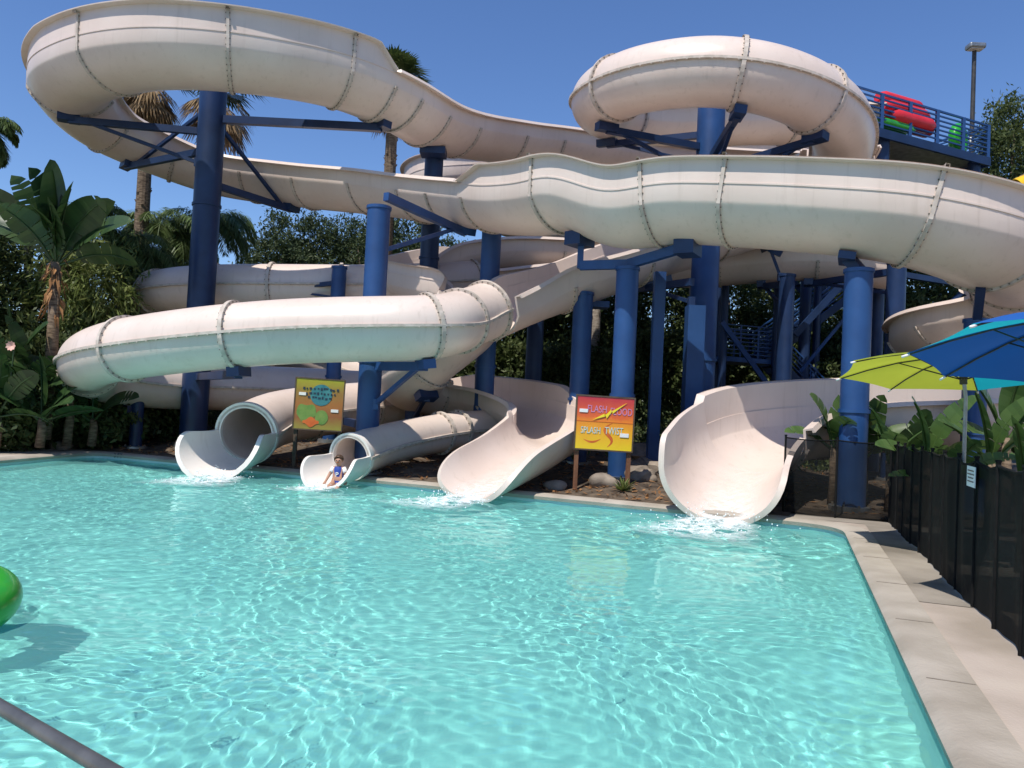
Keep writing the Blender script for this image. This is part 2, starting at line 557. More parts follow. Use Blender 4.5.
class Path:
    """a smooth centre line; positions are given by control number (0, 1, 2 ...)"""
    def __init__(s, ctrl, step=.16, humps=()):
        q, par = catmull(ctrl)
        L = np.concatenate([[0], np.cumsum(np.linalg.norm(np.diff(q, axis=0), axis=1))])
        n = max(8, int(L[-1] / step))
        s.L = np.linspace(0, L[-1], n)
        s.P = np.stack([np.interp(s.L, L, q[:, k]) for k in range(3)], -1)
        # a light smoothing keeps the curve fair
        for _ in range(6):
            s.P[1:-1] = .25 * s.P[:-2] + .5 * s.P[1:-1] + .25 * s.P[2:]
        s.par = np.interp(s.L, L, par)
        for c_, w_, a_ in humps:
            s.P[:, 2] += a_ * np.exp(-((s.L - np.interp(c_, s.par, s.L)) / w_) ** 2)
        T = np.gradient(s.P, axis=0)
        s.T = T / np.linalg.norm(T, axis=1)[:, None]
        U = np.cross(s.T, [0, 0, 1]); s.U = U / np.linalg.norm(U, axis=1)[:, None]
        s.V = np.cross(s.U, s.T)

    def l_of(s, c): return float(np.interp(c, s.par, s.L))

    def frames(s, l0, l1, n=None, ease=False):
        n = n or max(2, int((l1 - l0) / .16) + 1)
        l = np.linspace(l0, l1, n)
        if ease: l = l0 + (l1 - l0) * (1 - (1 - np.linspace(0, 1, n)) ** 3)
        g = lambda A: np.stack([np.interp(l, s.L, A[:, k]) for k in range(3)], -1)
        return l, g(s.P), g(s.T), g(s.U), g(s.V)


def sweep(path, l0, l1, prof, n=None, closed=True):
    """prof(l) -> list of (u, v): closed outline swept along the path, with end caps"""
    l, P, T, U, V = path.frames(l0, l1, n)
    vs, fs = [], []
    m = None
    for i in range(len(l)):
        pr = prof(l[i])
        m = len(pr)
        for (u, v) in pr:
            vs.append(P[i] + U[i] * u + V[i] * v)
    for i in range(len(l) - 1):
        for j in range(m if closed else m - 1):
            a, b = i * m + j, i * m + (j + 1) % m
            fs.append((a, a + m, b + m, b))
    if closed:
        h = m // 2
        for base, flip in ((0, False), ((len(l) - 1) * m, True)):
            for j in range(h - 1):
                q = (base + j, base + j + 1, base + m - 2 - j, base + m - 1 - j)
                fs.append(q[::-1] if flip else q)
    return vs, fs


def strip_pair(outer, th, inward):
    """outer open outline -> closed outline of thickness th (inner points listed backwards)"""
    o = [np.array(p, float) for p in outer]
    inn = []
    for i in range(len(o)):
        t = o[min(i + 1, len(o) - 1)] - o[max(i - 1, 0)]
        t = t / (np.linalg.norm(t) + 1e-9)
        inn.append(o[i] + np.array([-t[1], t[0]]) * th * inward)
    return [tuple(p) for p in o] + [tuple(p) for p in reversed(inn)]


VC = .72   # height of the path point above the trough bottom
def trough_outline(hw=1.06, wall=1.0, n=22, lipl=.155, lipr=.155):
    """outer outline of an open trough, left rim to right rim, origin at height VC"""
    c = hw * 1.09
    v0 = .60 * hw / 1.06
    a0 = math.asin((c - v0) / c)
    u_end = c * math.cos(a0)
    pts = []
    pts += [(-u_end - lipl - .005, wall - .015), (-u_end - lipl, wall + .03), (-u_end - .035, wall + .02), (-u_end - .03, v0 + .06)]
    for i in range(n + 1):
        a = PI + a0 + (PI - 2 * a0) * i / n
        pts.append((c * math.cos(a), c + c * math.sin(a)))
    pts += [(u_end + .03, v0 + .06), (u_end + .035, wall + .02), (u_end + lipr, wall + .03), (u_end + lipr + .005, wall - .015)]
    if lipl < .1: pts[0], pts[1] = (-u_end - .031, wall + .012), (-u_end - .0305, wall + .006); pts[2] = (-u_end - .03, wall)
    if lipr < .1: pts[-1], pts[-2] = (u_end + .031, wall + .012), (u_end + .0305, wall + .006); pts[-3] = (u_end + .03, wall)
    return [(u, v - VC) for u, v in pts]


def circle_outline(r, a0, a1, n=24):
    return [(r * math.cos(a0 + (a1 - a0) * i / n), r * math.sin(a0 + (a1 - a0) * i / n)) for i in range(n + 1)]


def flange_mesh(path, l, outline, prot, width, bolts=True, bolt_r=.014, spacing=.15, closed=False):
    """a bolted joint flange round the outside of a section"""
    o = np.array(outline, float)
    if closed:
        nx = np.roll(o, -1, 0) - np.roll(o, 1, 0)
    else:
        nx = np.gradient(o, axis=0)
    nx = nx / np.linalg.norm(nx, axis=1)[:, None]
    N = np.stack([nx[:, 1], -nx[:, 0]], -1)           # outward for outlines running counter-clockwise
    _, P, T, U, V = path.frames(l - .001, l + .001, 3)
    P, T, U, V = P[1], T[1], U[1], V[1]
    vs, fs = [], []
    m = len(o)
    for (d, w) in ((-.012, -.5), (prot, -.5), (prot, .5), (-.012, .5)):
        for i in range(m):
            q = o[i] + N[i] * d
            vs.append(P + U * q[0] + V * q[1] + T * (w * width))
    for k4 in range(4):
        for i in range(m if closed else m - 1):
            a, b = k4 * m + i, k4 * m + (i + 1) % m
            a2, b2 = ((k4 + 1) % 4) * m + i, ((k4 + 1) % 4) * m + (i + 1) % m
            fs.append((a, b, b2, a2))
    bv, bf = [], []
    if bolts:
        seg = np.linalg.norm(np.diff(o, axis=0), axis=1)
        S_ = np.concatenate([[0], np.cumsum(seg)])
        for sl_ in np.arange(spacing / 2, S_[-1], spacing):
            i = int(np.searchsorted(S_, sl_) - 1); i = max(0, min(i, m - 2))
            t = (sl_ - S_[i]) / max(seg[i], 1e-6)
            q = o[i] * (1 - t) + o[i + 1] * t
            nn = N[i] * (1 - t) + N[i + 1] * t
            q = q + nn * (prot * .55)
            c = P + U * q[0] + V * q[1]
            e1 = U * nn[0] + V * nn[1]; e2 = np.cross(T, e1)
            for sgn in (1, -1):
                b0 = len(bv)
                for hgt, sc in ((.3, 1), (.8, 1)):
                    for k6 in range(6):
                        a = k6 * PI / 3
                        bv.append(c + T * sgn * width * hgt + (e1 * math.cos(a) + e2 * math.sin(a)) * bolt_r * sc)
                for k6 in range(6):
                    bf.append((b0 + k6, b0 + (k6 + 1) % 6, b0 + 6 + (k6 + 1) % 6, b0 + 6 + k6))
                bf.append(tuple(b0 + 6 + k6 for k6 in range(6)))
    return vs, fs, bv, bf


def add_flange(root, path, l, outline, prot=.055, width=.07, closed=False, mat=None, bolts=True):
    vs, fs, bv, bf = flange_mesh(path, l, outline, prot, width, bolts, closed=closed)
    o = build('joint_flange', vs + bv, fs + [[i + len(vs) for i in q] for q in bf], [mat or M['flange'], M['bolt']], root)
    nf = len(fs)
    for i, p in enumerate(o.data.polygons):
        if i >= nf: p.material_index = 1
    return o


def guard_outline(h, side, hw=1.06, wall=1.0):
    """splash wall above the rim on one side; returned as an open outline, bottom to top"""
    c = hw * 1.09
    v0 = .60 * hw / 1.06
    u = c * math.cos(math.asin((c - v0) / c))
    pts = [(u + .048, wall - .022), (u + .050, wall + .010), (u + .036, wall + .016), (u + .04, wall + h * .93), (u + .19, wall + h * .955), (u + .195, wall + h)]
    return [(side * a, b - VC) for a, b in pts]


def open_section(root, path, c0, c1, hw=1.06, wall=1.0, th=.05, mat='cream', guards=()):
    l0, l1 = path.l_of(c0), path.l_of(c1)
    def prof(l):
        lip = {-1: .155, 1: .155}
        for (ga, gb, sd_) in guards:
            if path.l_of(ga) <= l <= path.l_of(gb): lip[sd_] = .058
        return strip_pair(trough_outline(hw, wall, 22, lip[-1], lip[1]), th, 1)
    vs, fs = sweep(path, l0, l1, prof)
    return build('flume', vs, fs, M[mat], root, True, 38)


def guard_section(root, path, c0, c1, side, hw=1.06, h=.58, ramp=(.9, .9), wall=1.0):
    l0, l1 = path.l_of(c0), path.l_of(c1)
    def prof(l):
        r = 1.0
        if ramp[0]: r = min(r, (l - l0) / ramp[0])
        if ramp[1]: r = min(r, (l1 - l) / ramp[1])
        r = max(.02, r)
        return strip_pair(guard_outline(h * r, side, hw, wall), .035, side)
    vs, fs = sweep(path, l0, l1, prof)
    if side < 0: fs = [tuple(reversed(q)) for q in fs]
    return build('splash_guard', vs, fs, M['cream'], root, True, 35)


def tube_section(root, path, c0, c1, r=.68, th=.04, mat='cream', rings=None, ring_mat=None, seam=True):
    l0, l1 = path.l_of(c0), path.l_of(c1)
    lo = strip_pair(circle_outline(r, PI, 2 * PI), th, 1)
    up = strip_pair(circle_outline(r, 0, PI), th, 1)
    vs, fs = sweep(path, l0, l1, lambda l: lo)
    build('tube_trough', vs, fs, M[mat], root, True, 40)
    vs, fs = sweep(path, l0, l1, lambda l: up)
    build('tube_cover', vs, fs, M[mat], root, True, 40)
    if seam:
        for sd_ in (1, -1):
            rect = [(sd_ * (r - .02), -.028), (sd_ * (r + .07), -.028), (sd_ * (r + .07), .028), (sd_ * (r - .02), .028)]
            if sd_ < 0: rect = rect[::-1]
            vs, fs = sweep(path, l0, l1, lambda l: rect)
            o = MB(); o.add(vs, fs)
            # bolt heads along the seam
            for l in np.arange(l0 + .1, l1, .22):
                _, P, T, U, V = path.frames(l, l + .001, 2)
                P, T, U, V = P[0], T[0], U[0], V[0]
                c = P + U * sd_ * (r + .05)
                M3 = Matrix((Vector(T), Vector(U), Vector(V))).transposed()
                o.box(Vector(c) - Vector(V) * .03, (.035, .035, .03), M3)
            o.build('side_flange', M['flange'], root)
    for c in (rings or []):
        add_flange(root, path, path.l_of(c), circle_outline(r, 0, 2 * PI, 36)[:-1], .065, .09, True, ring_mat)


def ends_lip(root, path, c0, hw, wall_fn, th, name='exit_lip', mat='cream_light', length=None):
    pass


# ---- slide A: the long open flume, from the tower round the left loop and across the front to the wide chute
PA = [at(880, 174, 28.8), at(790, 171, 28.6), at(710, 167, 28.2), at(640, 161, 27.5), at(560, 148, 26.5), at(500, 140, 25.0), at(437, 127, 23.0), at(388, 100, 21.5),
      at(335, 79, 20.5), at(240, 62, 19.4), at(160, 58, 19.2), at(97, 69, 20.0), at(70, 91, 21.6), at(98, 124, 23.3), at(150, 149, 24.5),
      at(215, 172, 25.2), at(300, 184, 24.6), at(380, 191, 23.2), at(450, 199, 21.2), at(520, 204, 19.0), at(600, 207, 17.2), at(700, 209, 16.0), at(800, 214, 15.0),
      at(900, 224, 14.3), at(968, 243, 14.3), at(1014, 266, 15.2), at(1028, 291, 16.9), at(1000, 311, 18.0), at(958, 324, 18.5), at(934, 337, 19.8), at(950, 350, 21.8),
      at(1010, 372, 22.8), at(1075, 395, 21), at(1080, 409, 18.6), at(1010, 414, 17.2), at(915, 417, 16.7), at(835, 421, 16.4),
      at(777, 430, 15.8), at(740, 453, 14.7), at(720, 488, 13.25)]
slideA = thing('water_slide', PA[22], 'long open flume looping high at left, sweeping across the front to the widest chute', 'water slide', 'cream water slides')
pa = Path(PA, humps=((19.72, .75, .15), (20.3, .8, -.17), (18.9, .8, -.05)))
NA = len(PA) - 1
open_section(slideA, pa, 0, 37.6, guards=((7.3, 13.0, -1), (18.6, 30.5, 1), (33.2, 37.7, 1)))
guard_section(slideA, pa, 7.3, 13.2, -1, ramp=(.5, 3.5))
guard_section(slideA, pa, 18.6, 30.5, 1, ramp=(.7, 1.5), h=.47)
tro = trough_outline()[3:-3]
for c in (1.2, 2.8, 4.2, 4.9, 5.7, 6.25, 6.8, 7.25, 7.95, 9.1, 10.65, 12.0, 13.2, 14.4, 15.5, 16.15, 16.9, 17.65, 18.1, 18.65, 19.55, 20.6, 21.35, 23.15, 24.4, 25.3, 26.2, 27.2, 28.2, 29.2, 30.5):
    ol = tro
    g0, g1 = (7.35, 12.6), (18.65, 30.0)
    if g0[0] < c < g0[1]:
        ol = [(p[0], p[1]) for p in reversed(guard_outline(.55, -1))][1:-3] + tro[1:]
    elif g1[0] < c < g1[1]:
        ol = tro[:-1] + [p for p in guard_outline(.55, 1)][3:-1]
    add_flange(slideA, pa, pa.l_of(c), ol)


def chute(root, path, c0, c1, hw, wall0, wall1, th, flare=.25, end_drop=.6, mat='cream_light', name='exit_chute', lip=1.0, left=1.0, right=1.0, cap=9):
    """end of an open flume: U section whose walls come down to the water in a rounded nose"""
    l0, l1 = path.l_of(c0), path.l_of(c1)
    n = 60
    _, P, T, U, V = path.frames(l0, l1, n, True)
    ang = [PI + PI * i / 26 for i in range(27)]
    vs, fs = [], []
    m = 0
    for i in range(n):
        t = 1 - (1 - i / (n - 1)) ** 3
        h = hw * (1 + flare * max(0, t - .55) ** 2 * 4)
        wl = wall0 + (wall1 - wall0) * t
        nose = max(0, (t - (1 - end_drop)) / end_drop)
        cut = math.sqrt(max(0.0, 1 - nose ** 2.2))
        ol = []
        wL = h + (wl - h) * left * 1.0
        wR = h + (wl - h) * right * 1.0
        top_l = .16 + (min(wL, cap) - .16) * cut
        top_r = .16 + (wR - .16) * cut
        def cl(p, top):
            return p
        full = [(-h - .02, wL)] + [(h * math.cos(a), h + h * math.sin(a)) for a in ang] + [(h + .02, wR)]
        # cut the outline at the wall heights
        full = np.array(full)
        def clip(side):
            half = full[:15] if side < 0 else full[14:][::-1]
            top = top_l if side < 0 else top_r
            res = []
            vv = half[:, 1]
            lens = np.linspace(0, 1, 15)
            vt = min(top, vv[0])
            # resample from height vt down to the bottom
            k0 = np.interp(-vt, -vv, np.arange(len(vv)))
            for q in np.linspace(k0, len(vv) - 1, 15):
                res.append((np.interp(q, np.arange(len(vv)), half[:, 0]), np.interp(q, np.arange(len(vv)), half[:, 1])))
            return res
        Lh, Rh = clip(-1), clip(1)
        ol = Lh + Rh[::-1][1:]
        ol = [(u, v - VC) for u, v in ol]
        pr = strip_pair(ol, th, 1)
        m = len(pr)
        for (u, v) in pr:
            vs.append(P[i] + U[i] * u + V[i] * v)
    for i in range(n - 1):
        for j in range(m):
            a, b = i * m + j, i * m + (j + 1) % m
            fs.append((a, a + m, b + m, b))
    h2 = m // 2
    for base, flip in ((0, False), ((n - 1) * m, True)):
        for j in range(h2 - 1):
            q = (base + j, base + j + 1, base + m - 2 - j, base + m - 1 - j)
            fs.append(q[::-1] if flip else q)
    return build(name, vs, fs, M[mat], root, True, 40)

chute(slideA, pa, 37.6, NA, 1.05, 1.5, 1.46, .10, flare=.05, end_drop=.22, mat='cream', left=.3, right=1.0, cap=.86)
guard_section(slideA, pa, 33.2, 37.7, 1, ramp=(.6, .25), h=.62)
for c in (34.2, 35.3, 36.3, 37.6):
    add_flange(slideA, pa, pa.l_of(c), tro)

# ---- slide C: from the tower round the high ring, down left into the front tube, ending in the left mouth
PC = [at(868, 122, 25.6), at(830, 121, 25.3), at(785, 122, 25.0), at(715, 121, 24.4), at(652, 121, 23.3), at(611, 113, 21.9), at(601, 99, 20.0), at(641, 80, 18.3), at(716, 72, 17.4), at(785, 85, 17.4),
      at(830, 111, 18.2), at(843, 146, 20.2), at(822, 186, 22.6), at(770, 218, 23.6), at(710, 238, 23.0), at(650, 254, 21.5), at(598, 272, 20.5), at(532, 294, 19.7), at(476, 315, 18.2),
      at(434, 327, 16.5), at(370, 329, 16.2), at(300, 331, 16.25), at(230, 336, 16.4), at(160, 344, 16.8), at(108, 353, 17.6), at(88, 365, 19.2), at(110, 378, 20.9), at(165, 385, 22.2),
      at(250, 388, 23.5), at(330, 391, 24.3), at(394, 396, 24.0), at(405, 402, 22.9), at(370, 406, 22.0), at(318, 411, 20.9), at(275, 419, 19.5), at(246, 434, 17.9)]
slideC = thing('water_slide', PC[20], 'slide ringing the tallest blue post, then a closed front tube ending in the leftmost mouth', 'water slide', 'cream water slides')
pc = Path(PC)
NC = len(PC) - 1
open_section(slideC, pc, 0, 4.6, hw=.8, wall=.95)
tube_section(slideC, pc, 4.6, 11.3, r=.76, rings=(4.6, 6.55, 8.3, 9.6, 11.3))
open_section(slideC, pc, 11.3, 17.75, hw=.86, wall=.98)
guard_section(slideC, pc, 14.2, 17.5, 1, hw=.86, wall=.98, h=.34)
tube_section(slideC, pc, 17.75, NC, r=.68, rings=(17.8, 18.45, 19.1, 21.9, 23.55, 25.2, 27.3, 29.0, 30.4, 32.0, 33.2))
tro_s = trough_outline(.86, .98)[3:-3]
for c in (2.0, 3.3, 12.6, 14.0, 15.4, 16.6):
    add_flange(slideC, pc, pc.l_of(c), tro_s)


def tube_mouth(root, path, r, th, l_from_end=0.0, length=1.5, flare=.35, ring_w=.12, end_z=WATER_Z, shift=.0):
    """thick mouth ring and, below it, an open lip running out to the water"""
    l1 = path.L[-1]
    ringo = strip_pair(circle_outline(r + .035, -PI / 2, 3 * PI / 2 - .0001, 40), th + .03, 1)
    vs, fs = sweep(path, l1 - ring_w, l1 + 0, lambda l: ringo, n=2)
    build('mouth_ring', vs, fs, M['cream_light'], root, True, 35)
    P, T, U = path.P[-1], path.T[-1], path.U[-1]
    Th = np.array([T[0], T[1], 0]); Th /= np.linalg.norm(Th)
    Vz = np.array([0, 0, 1.0])
    n = 26
    vs, fs = [], []
    drop = (P[2] - r) - (end_z - .12)
    for i in range(n):
        t = i / (n - 1)
        rr = r + .02 + flare * r * t ** 1.1
        c = P + Th * (length * t - .02) - Vz * (drop * (t ** .8)) + U * (shift * t)
        # wall top falls from a little under mid height to the water in a rounded nose
        top = -.02 * r + (-.0) * t
        top_ang = .08 - 1.25 * max(0, (t - .55) / .45) ** 2.6
        pts = []
        for k in range(25):
            a = PI - top_ang + (PI + 2 * top_ang) * k / 24
            pts.append((rr * math.cos(a), rr * math.sin(a) + (rr - r) ))
        pr = strip_pair(pts, th, 1)
        m = len(pr)
        for (u, v) in pr:
            vs.append(c + U * u + Vz * v)
    for i in range(n - 1):
        for j in range(m):
            a, b = i * m + j, i * m + (j + 1) % m
            fs.append((a, a + m, b + m, b))
    for base, flip in ((0, False), ((n - 1) * m, True)):
        for j in range(m // 2 - 1):
            q = (base + j, base + j + 1, base + m - 2 - j, base + m - 1 - j)
            fs.append(q[::-1] if flip else q)
    build('exit_lip', vs, fs, M['cream_light'], root, True, 40)
tube_mouth(slideC, pc, .70, .10, length=1.35, flare=.40, shift=.22)

# ---- slide D: closed tube far behind at the left, ending in the small mouth with the child
PD = [at(905, 268, 23.5), at(820, 258, 24.6), at(720, 264, 25.6), at(610, 270, 26.6), at(520, 277, 26), at(440, 284, 24.6), at(370, 287, 23.8), at(300, 287, 23.4), at(225, 287, 23.4), at(172, 290, 23.9), at(152, 297, 25.2),
      at(175, 312, 26.8), at(245, 335, 27.4), at(330, 362, 27), at(410, 388, 25.5), at(470, 406, 24), at(500, 420, 22.2), at(496, 427, 20.8), at(462, 430, 19.8), at(418, 437, 18.7), at(380, 446, 17.7), at(350, 457, 16.6)]
slideD = thing('water_slide', PD[7], 'closed tube passing behind the others to the small mouth where a child slides out', 'water slide', 'cream water slides')
pd = Path(PD)
open_section(slideD, pd, 0, 4.6, hw=.8, wall=.9)
tube_section(slideD, pd, 4.6, 15.5, r=.68, rings=(4.6, 6.4, 7.35, 8.15, 9.45, 11.3, 13.2))
tube_section(slideD, pd, 15.5, len(PD) - 1, r=.47, rings=(17.3, 18.1, 18.5))
tube_mouth(slideD, pd, .48, .07, length=.95, flare=.32, shift=.1)
for c in (1, 2, 3):
    add_flange(slideD, pd, pd.l_of(c), trough_outline(.8, .9)[3:-3])

# ---- slide B: open flume behind, ending in the middle chute
PB = [at(820, 150, 31), at(680, 160, 31), at(560, 168, 30), at(485, 174, 28.8), at(437, 180, 28.6), at(428, 194, 30.3), at(490, 214, 31.8), at(580, 236, 31), at(632, 248, 29), at(590, 252, 27),
      at(500, 250, 26), at(435, 260, 25.2), at(406, 275, 24.2), at(432, 288, 22.9), at(462, 297, 22.7), at(474, 318, 21.6), at(452, 340, 19.9), at(424, 364, 19.6), at(410, 384, 21.0), at(446, 392, 22.0),
      at(496, 399, 21.2), at(534, 409, 19.6), at(553, 422, 17.9), at(534, 437, 16.7), at(500, 454, 15.7), at(467, 468, 14.8)]
slideB = thing('water_slide', PB[22], 'open flume winding down behind the others to the chute left of the red sign', 'water slide', 'cream water slides')
pb = Path(PB)
open_section(slideB, pb, 0, 22.3, hw=.88, wall=.9, guards=((1.5, 6.5, -1), (18.8, 21.6, -1), (10.3, 14.2, 1)))
guard_section(slideB, pb, 1.5, 6.5, -1, hw=.88, wall=.9, h=.5)
guard_section(slideB, pb, 18.8, 21.6, -1, hw=.88, wall=.9, h=.42, ramp=(.6, 1.4))
guard_section(slideB, pb, 10.3, 14.2, 1, hw=.88, wall=.9, h=.3)
chute(slideB, pb, 22.3, len(PB) - 1, .96, .98, .74, .10, flare=.14, end_drop=.36, mat='cream')
for c in (2.2, 3.3, 4.4, 5.5, 6.5, 7.4, 9.4, 10.3, 11.2, 12.2, 13.3, 14.3, 15.5, 17, 18.8, 20.2, 21.3, 22.3):
    add_flange(slideB, pb, pb.l_of(c), trough_outline(.88, .9)[3:-3])

# ------------------------------------------------------------------ steel posts that carry the slides
def vec(a): return Vector((float(a[0]), float(a[1]), float(a[2])))
def saddle_pt(path, c, low=VC):
    _, P, T, U, V = path.frames(path.l_of(c), path.l_of(c) + .002, 2)
    return vec(P[0]) - vec(V[0]) * low, vec(T[0]), vec(U[0]), vec(V[0])

def column(px, py, ytop, Y, d, label, cap=True, mat='blue', zb=-.3, square=False):
    b = at(px, py, Y)
    ztop = at(px, ytop, Y).z
    root = thing('support_column', (b.x, b.y, zb + .3), label, 'steel column', 'blue steel columns carrying the slides')
    m = MB()
    if square:
        m.box((b.x, b.y, (zb + ztop) / 2), (d, d, ztop - zb))
    else:
        m.tube([(b.x, b.y, zb), (b.x, b.y, ztop)], d / 2, 28)
    m.build('post', M[mat], root, not square, 40)
    if cap and not square:
        m = MB()
        m.tube([(b.x, b.y, ztop - .05), (b.x, b.y, ztop + .02)], [d / 2 + .022] * 2, 28)
        m.build('cap_plate', M[mat], root, True, 40)
        g = bank_z(b.x, b.y) if b.y > 13 else 0
        m = MB(); m.tube([(b.x, b.y, g - .05), (b.x, b.y, g + .06)], d / 2 + .14, 28)
        m.build('base_plate', M['grey_metal'], root, True, 40)
        if ztop > 3.2:
            for zc_ in ([ztop * .42] if ztop < 7 else [ztop * .3, ztop * .66]):
                m = MB(); m.tube([(b.x, b.y, zc_ - .035), (b.x, b.y, zc_ + .035)], d / 2 + .03, 28)
                sc_ = m.build('splice_collar', M[mat], root, True, 40)
        m = MB()
        for q_ in range(8):
            a_ = q_ * PI / 4; m.tube([(b.x + math.cos(a_) * (d / 2 + .09), b.y + math.sin(a_) * (d / 2 + .09), g + .02), (b.x + math.cos(a_) * (d / 2 + .09), b.y + math.sin(a_) * (d / 2 + .09), g + .10)], .022, 6)
        m.build('anchor_bolts', M['bolt'], root)
    root['cx'] = b.x; root['cy'] = b.y; root['d'] = d
    return root, Vector((b.x, b.y, ztop))

def arm(col, path, c, low=VC, zoff=-.12, brace=1.0, w=.15, brace_up=False, mat='blue_shaded', sad=(.5, .55), frac=.88):
    root, top = col
    sp, T, U, V = saddle_pt(path, c, low)
    Mx = Matrix((U, T, V)).transposed()
    m = MB(); m.box(sp - V * .07, (sad[1], sad[0] * .55, .2), Mx)
    m.build('saddle', M[mat], root)
    a = Vector((top.x, top.y, sp.z + zoff))
    e = sp - V * .12
    d = (e - a); d.z = 0
    a = a + d.normalized() * (root['d'] * .42)
    m = MB(); m.bar(a, e, w, w * 1.25); m.build('support_arm', M[mat], root)
    if brace:
        q = a.lerp(e, frac)
        z2 = a.z + brace if brace_up else a.z - brace
        m = MB(); m.bar((a.x, a.y, z2), q, w * .62); m.build('brace', M[mat], root)
        m = MB(); m.box((a.x, a.y, z2), (w * 1.1, w * 1.1, w * 1.6)); m.build('bracket', M[mat], root)

c1 = column(195, 400, 80, 22.0, .74, 'tall shaded blue column under the upper left loop', mat='blue_shaded')
arm(c1, pa, 12.0, brace=.9); arm(c1, pa, 13.7, brace=1.2, brace_up=True); arm(c1, pa, 7.05, brace=0, zoff=.1, w=.17); arm(c1, pa, 15.95, brace=1.7, brace_up=True)
arm(c1, pc, 21.9, low=.70, brace=0, zoff=-.1)
c2 = column(367, 435, 207, 17.6, .52, 'bright blue column with a free flat top, rising behind the front tube')
arm(c2, pa, 18.3, brace=1.25, zoff=-.02, mat='blue'); arm(c2, pc, 19.2, low=.70, brace=.85, mat='blue'); arm(c2, pc, 29.0, low=.70, brace=0)
c3 = column(428, 280, 156, 23.4, .56, 'shaded blue column rising to the flume right of the upper loop', mat='blue_shaded')
sp, T, U, V = saddle_pt(pa, 6.05)
m = MB(); m.box(sp - Vector((0, 0, .08)), (.75, .6, .2)); m.build('saddle', M['blue_shaded'], c3[0])
arm(c3, pb, 12.3, brace=.6)
c4 = column(489, 290, 226, 20.6, .52, 'blue column standing behind the joint where the flume wall steps up')
arm(c4, pb, 14.0, brace=.7, zoff=-.2)
c5 = column(579, 395, 293, 19.7, .50, 'blue column under the descending flume, left of the yoke column')
m = MB(); sp, T, U, V = saddle_pt(pc, 16.2); m.box(sp - Vector((0, 0, .06)), (.8, .5, .16)); m.build('saddle', M['blue'], c5[0])
arm(c5, pc, 14.9, brace=.6, zoff=-.3)
c6 = column(619, 470, 268, 17.2, .50, 'blue column with a two-armed yoke, standing behind the red sign')
r6, t6 = c6
for c, sx in ((19.93, -1), (20.93, 1)):
    sp, T, U, V = saddle_pt(pa, c)
    Tl = Vector((T.x, T.y, 0)).normalized()
    Mx = Matrix((U, Tl, Vector((0, 0, 1)))).transposed()
    m = MB(); m.box(sp - V * .1, (.6, .42, .3), Mx); m.build('saddle', M['blue_shaded'], r6)
    e = Vector((sp.x, sp.y, t6.z + .07 if sx < 0 else t6.z + .32))
    m = MB(); m.bar(sp - Vector((0, 0, .15)), e - Vector((0, 0, .06)), .13); m.build('yoke_post', M['blue'], r6)
    m = MB(); m.bar((t6.x, t6.y, t6.z + .09), e, .15, .2); m.build('yoke_arm', M['blue'], r6)
c7 = column(654, 415, 272, 18.6, .26, 'thin square blue post just right of the yoke column', square=True)
c8 = column(700, 395, 84, 20.5, .72, 'thickest tall blue column in the middle of the high ring')
for c, b in ((6.35, .75), (5.2, .75), (8.4, .8), (9.7, .8), (10.7, .9), (12.6, .9)):
    arm(c8, pc, c, low=.80, brace=b, w=.14)
c8b = column(692, 390, 306, 19.2, .42, 'stubby blue inner post against the thick ring column', square=True)
arm(c8b, pc, 15.3, low=VC, brace=.5, zoff=-.2)
c9 = column(851, 500, 270, 14.4, .50, 'bright blue column behind the mesh fence near the pool corner')
r9, t9 = c9
sp, T, U, V = saddle_pt(pa, 22.55)
m = MB(); m.bar((t9.x, t9.y, t9.z), sp - V * .02, .2, .2); m.build('saddle_stub', M['blue_shaded'], r9)
m = MB(); m.box(sp - V * .05, (.8, .3, .14), Matrix((U, T, V)).transposed()); m.build('saddle', M['blue_shaded'], r9)
c10 = column(893, 380, 262, 21.5, .5, 'shaded blue column glimpsed under the flume right of the fence column', mat='blue_shaded')
arm(c10, pd, 1.1, low=VC, brace=.6, zoff=-.2)
c11 = column(972, 470, 320, 15.2, .44, 'blue column standing behind the lime umbrella pole', mat='blue')
m = MB(); sp, T, U, V = saddle_pt(pa, 24.3); m.bar((c11[1].x, c11[1].y, c11[1].z - .1), sp, .16, .16); m.build('saddle', M['blue_shaded'], c11[0])
c12 = column(336, 330, 267, 22.6, .42, 'short blue column top beside the rear closed tube')
arm(c12, pd, 7.4, low=.0, brace=.4, zoff=.1, w=.1)
c13 = column(533, 380, 300, 23.2, .5, 'dark column in the shade behind the descending flume', mat='blue_shaded')
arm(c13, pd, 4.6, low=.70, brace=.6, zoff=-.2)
c14 = column(783, 395, 275, 23.4, .46, 'dark blue column in the shade left of the stair braces', mat='blue_shaded')
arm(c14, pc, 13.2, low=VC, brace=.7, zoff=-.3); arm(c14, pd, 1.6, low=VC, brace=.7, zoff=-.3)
c15 = column(136, 430, 368, 21.4, .34, 'short dark post under the left end of the front tube', mat='blue_shaded')
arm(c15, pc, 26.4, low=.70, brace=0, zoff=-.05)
c16 = column(412, 420, 330, 21.2, .4, 'dark lower column in the shade behind the front tube', mat='blue_shaded')
arm(c16, pb, 17.2, brace=.5, zoff=-.2)

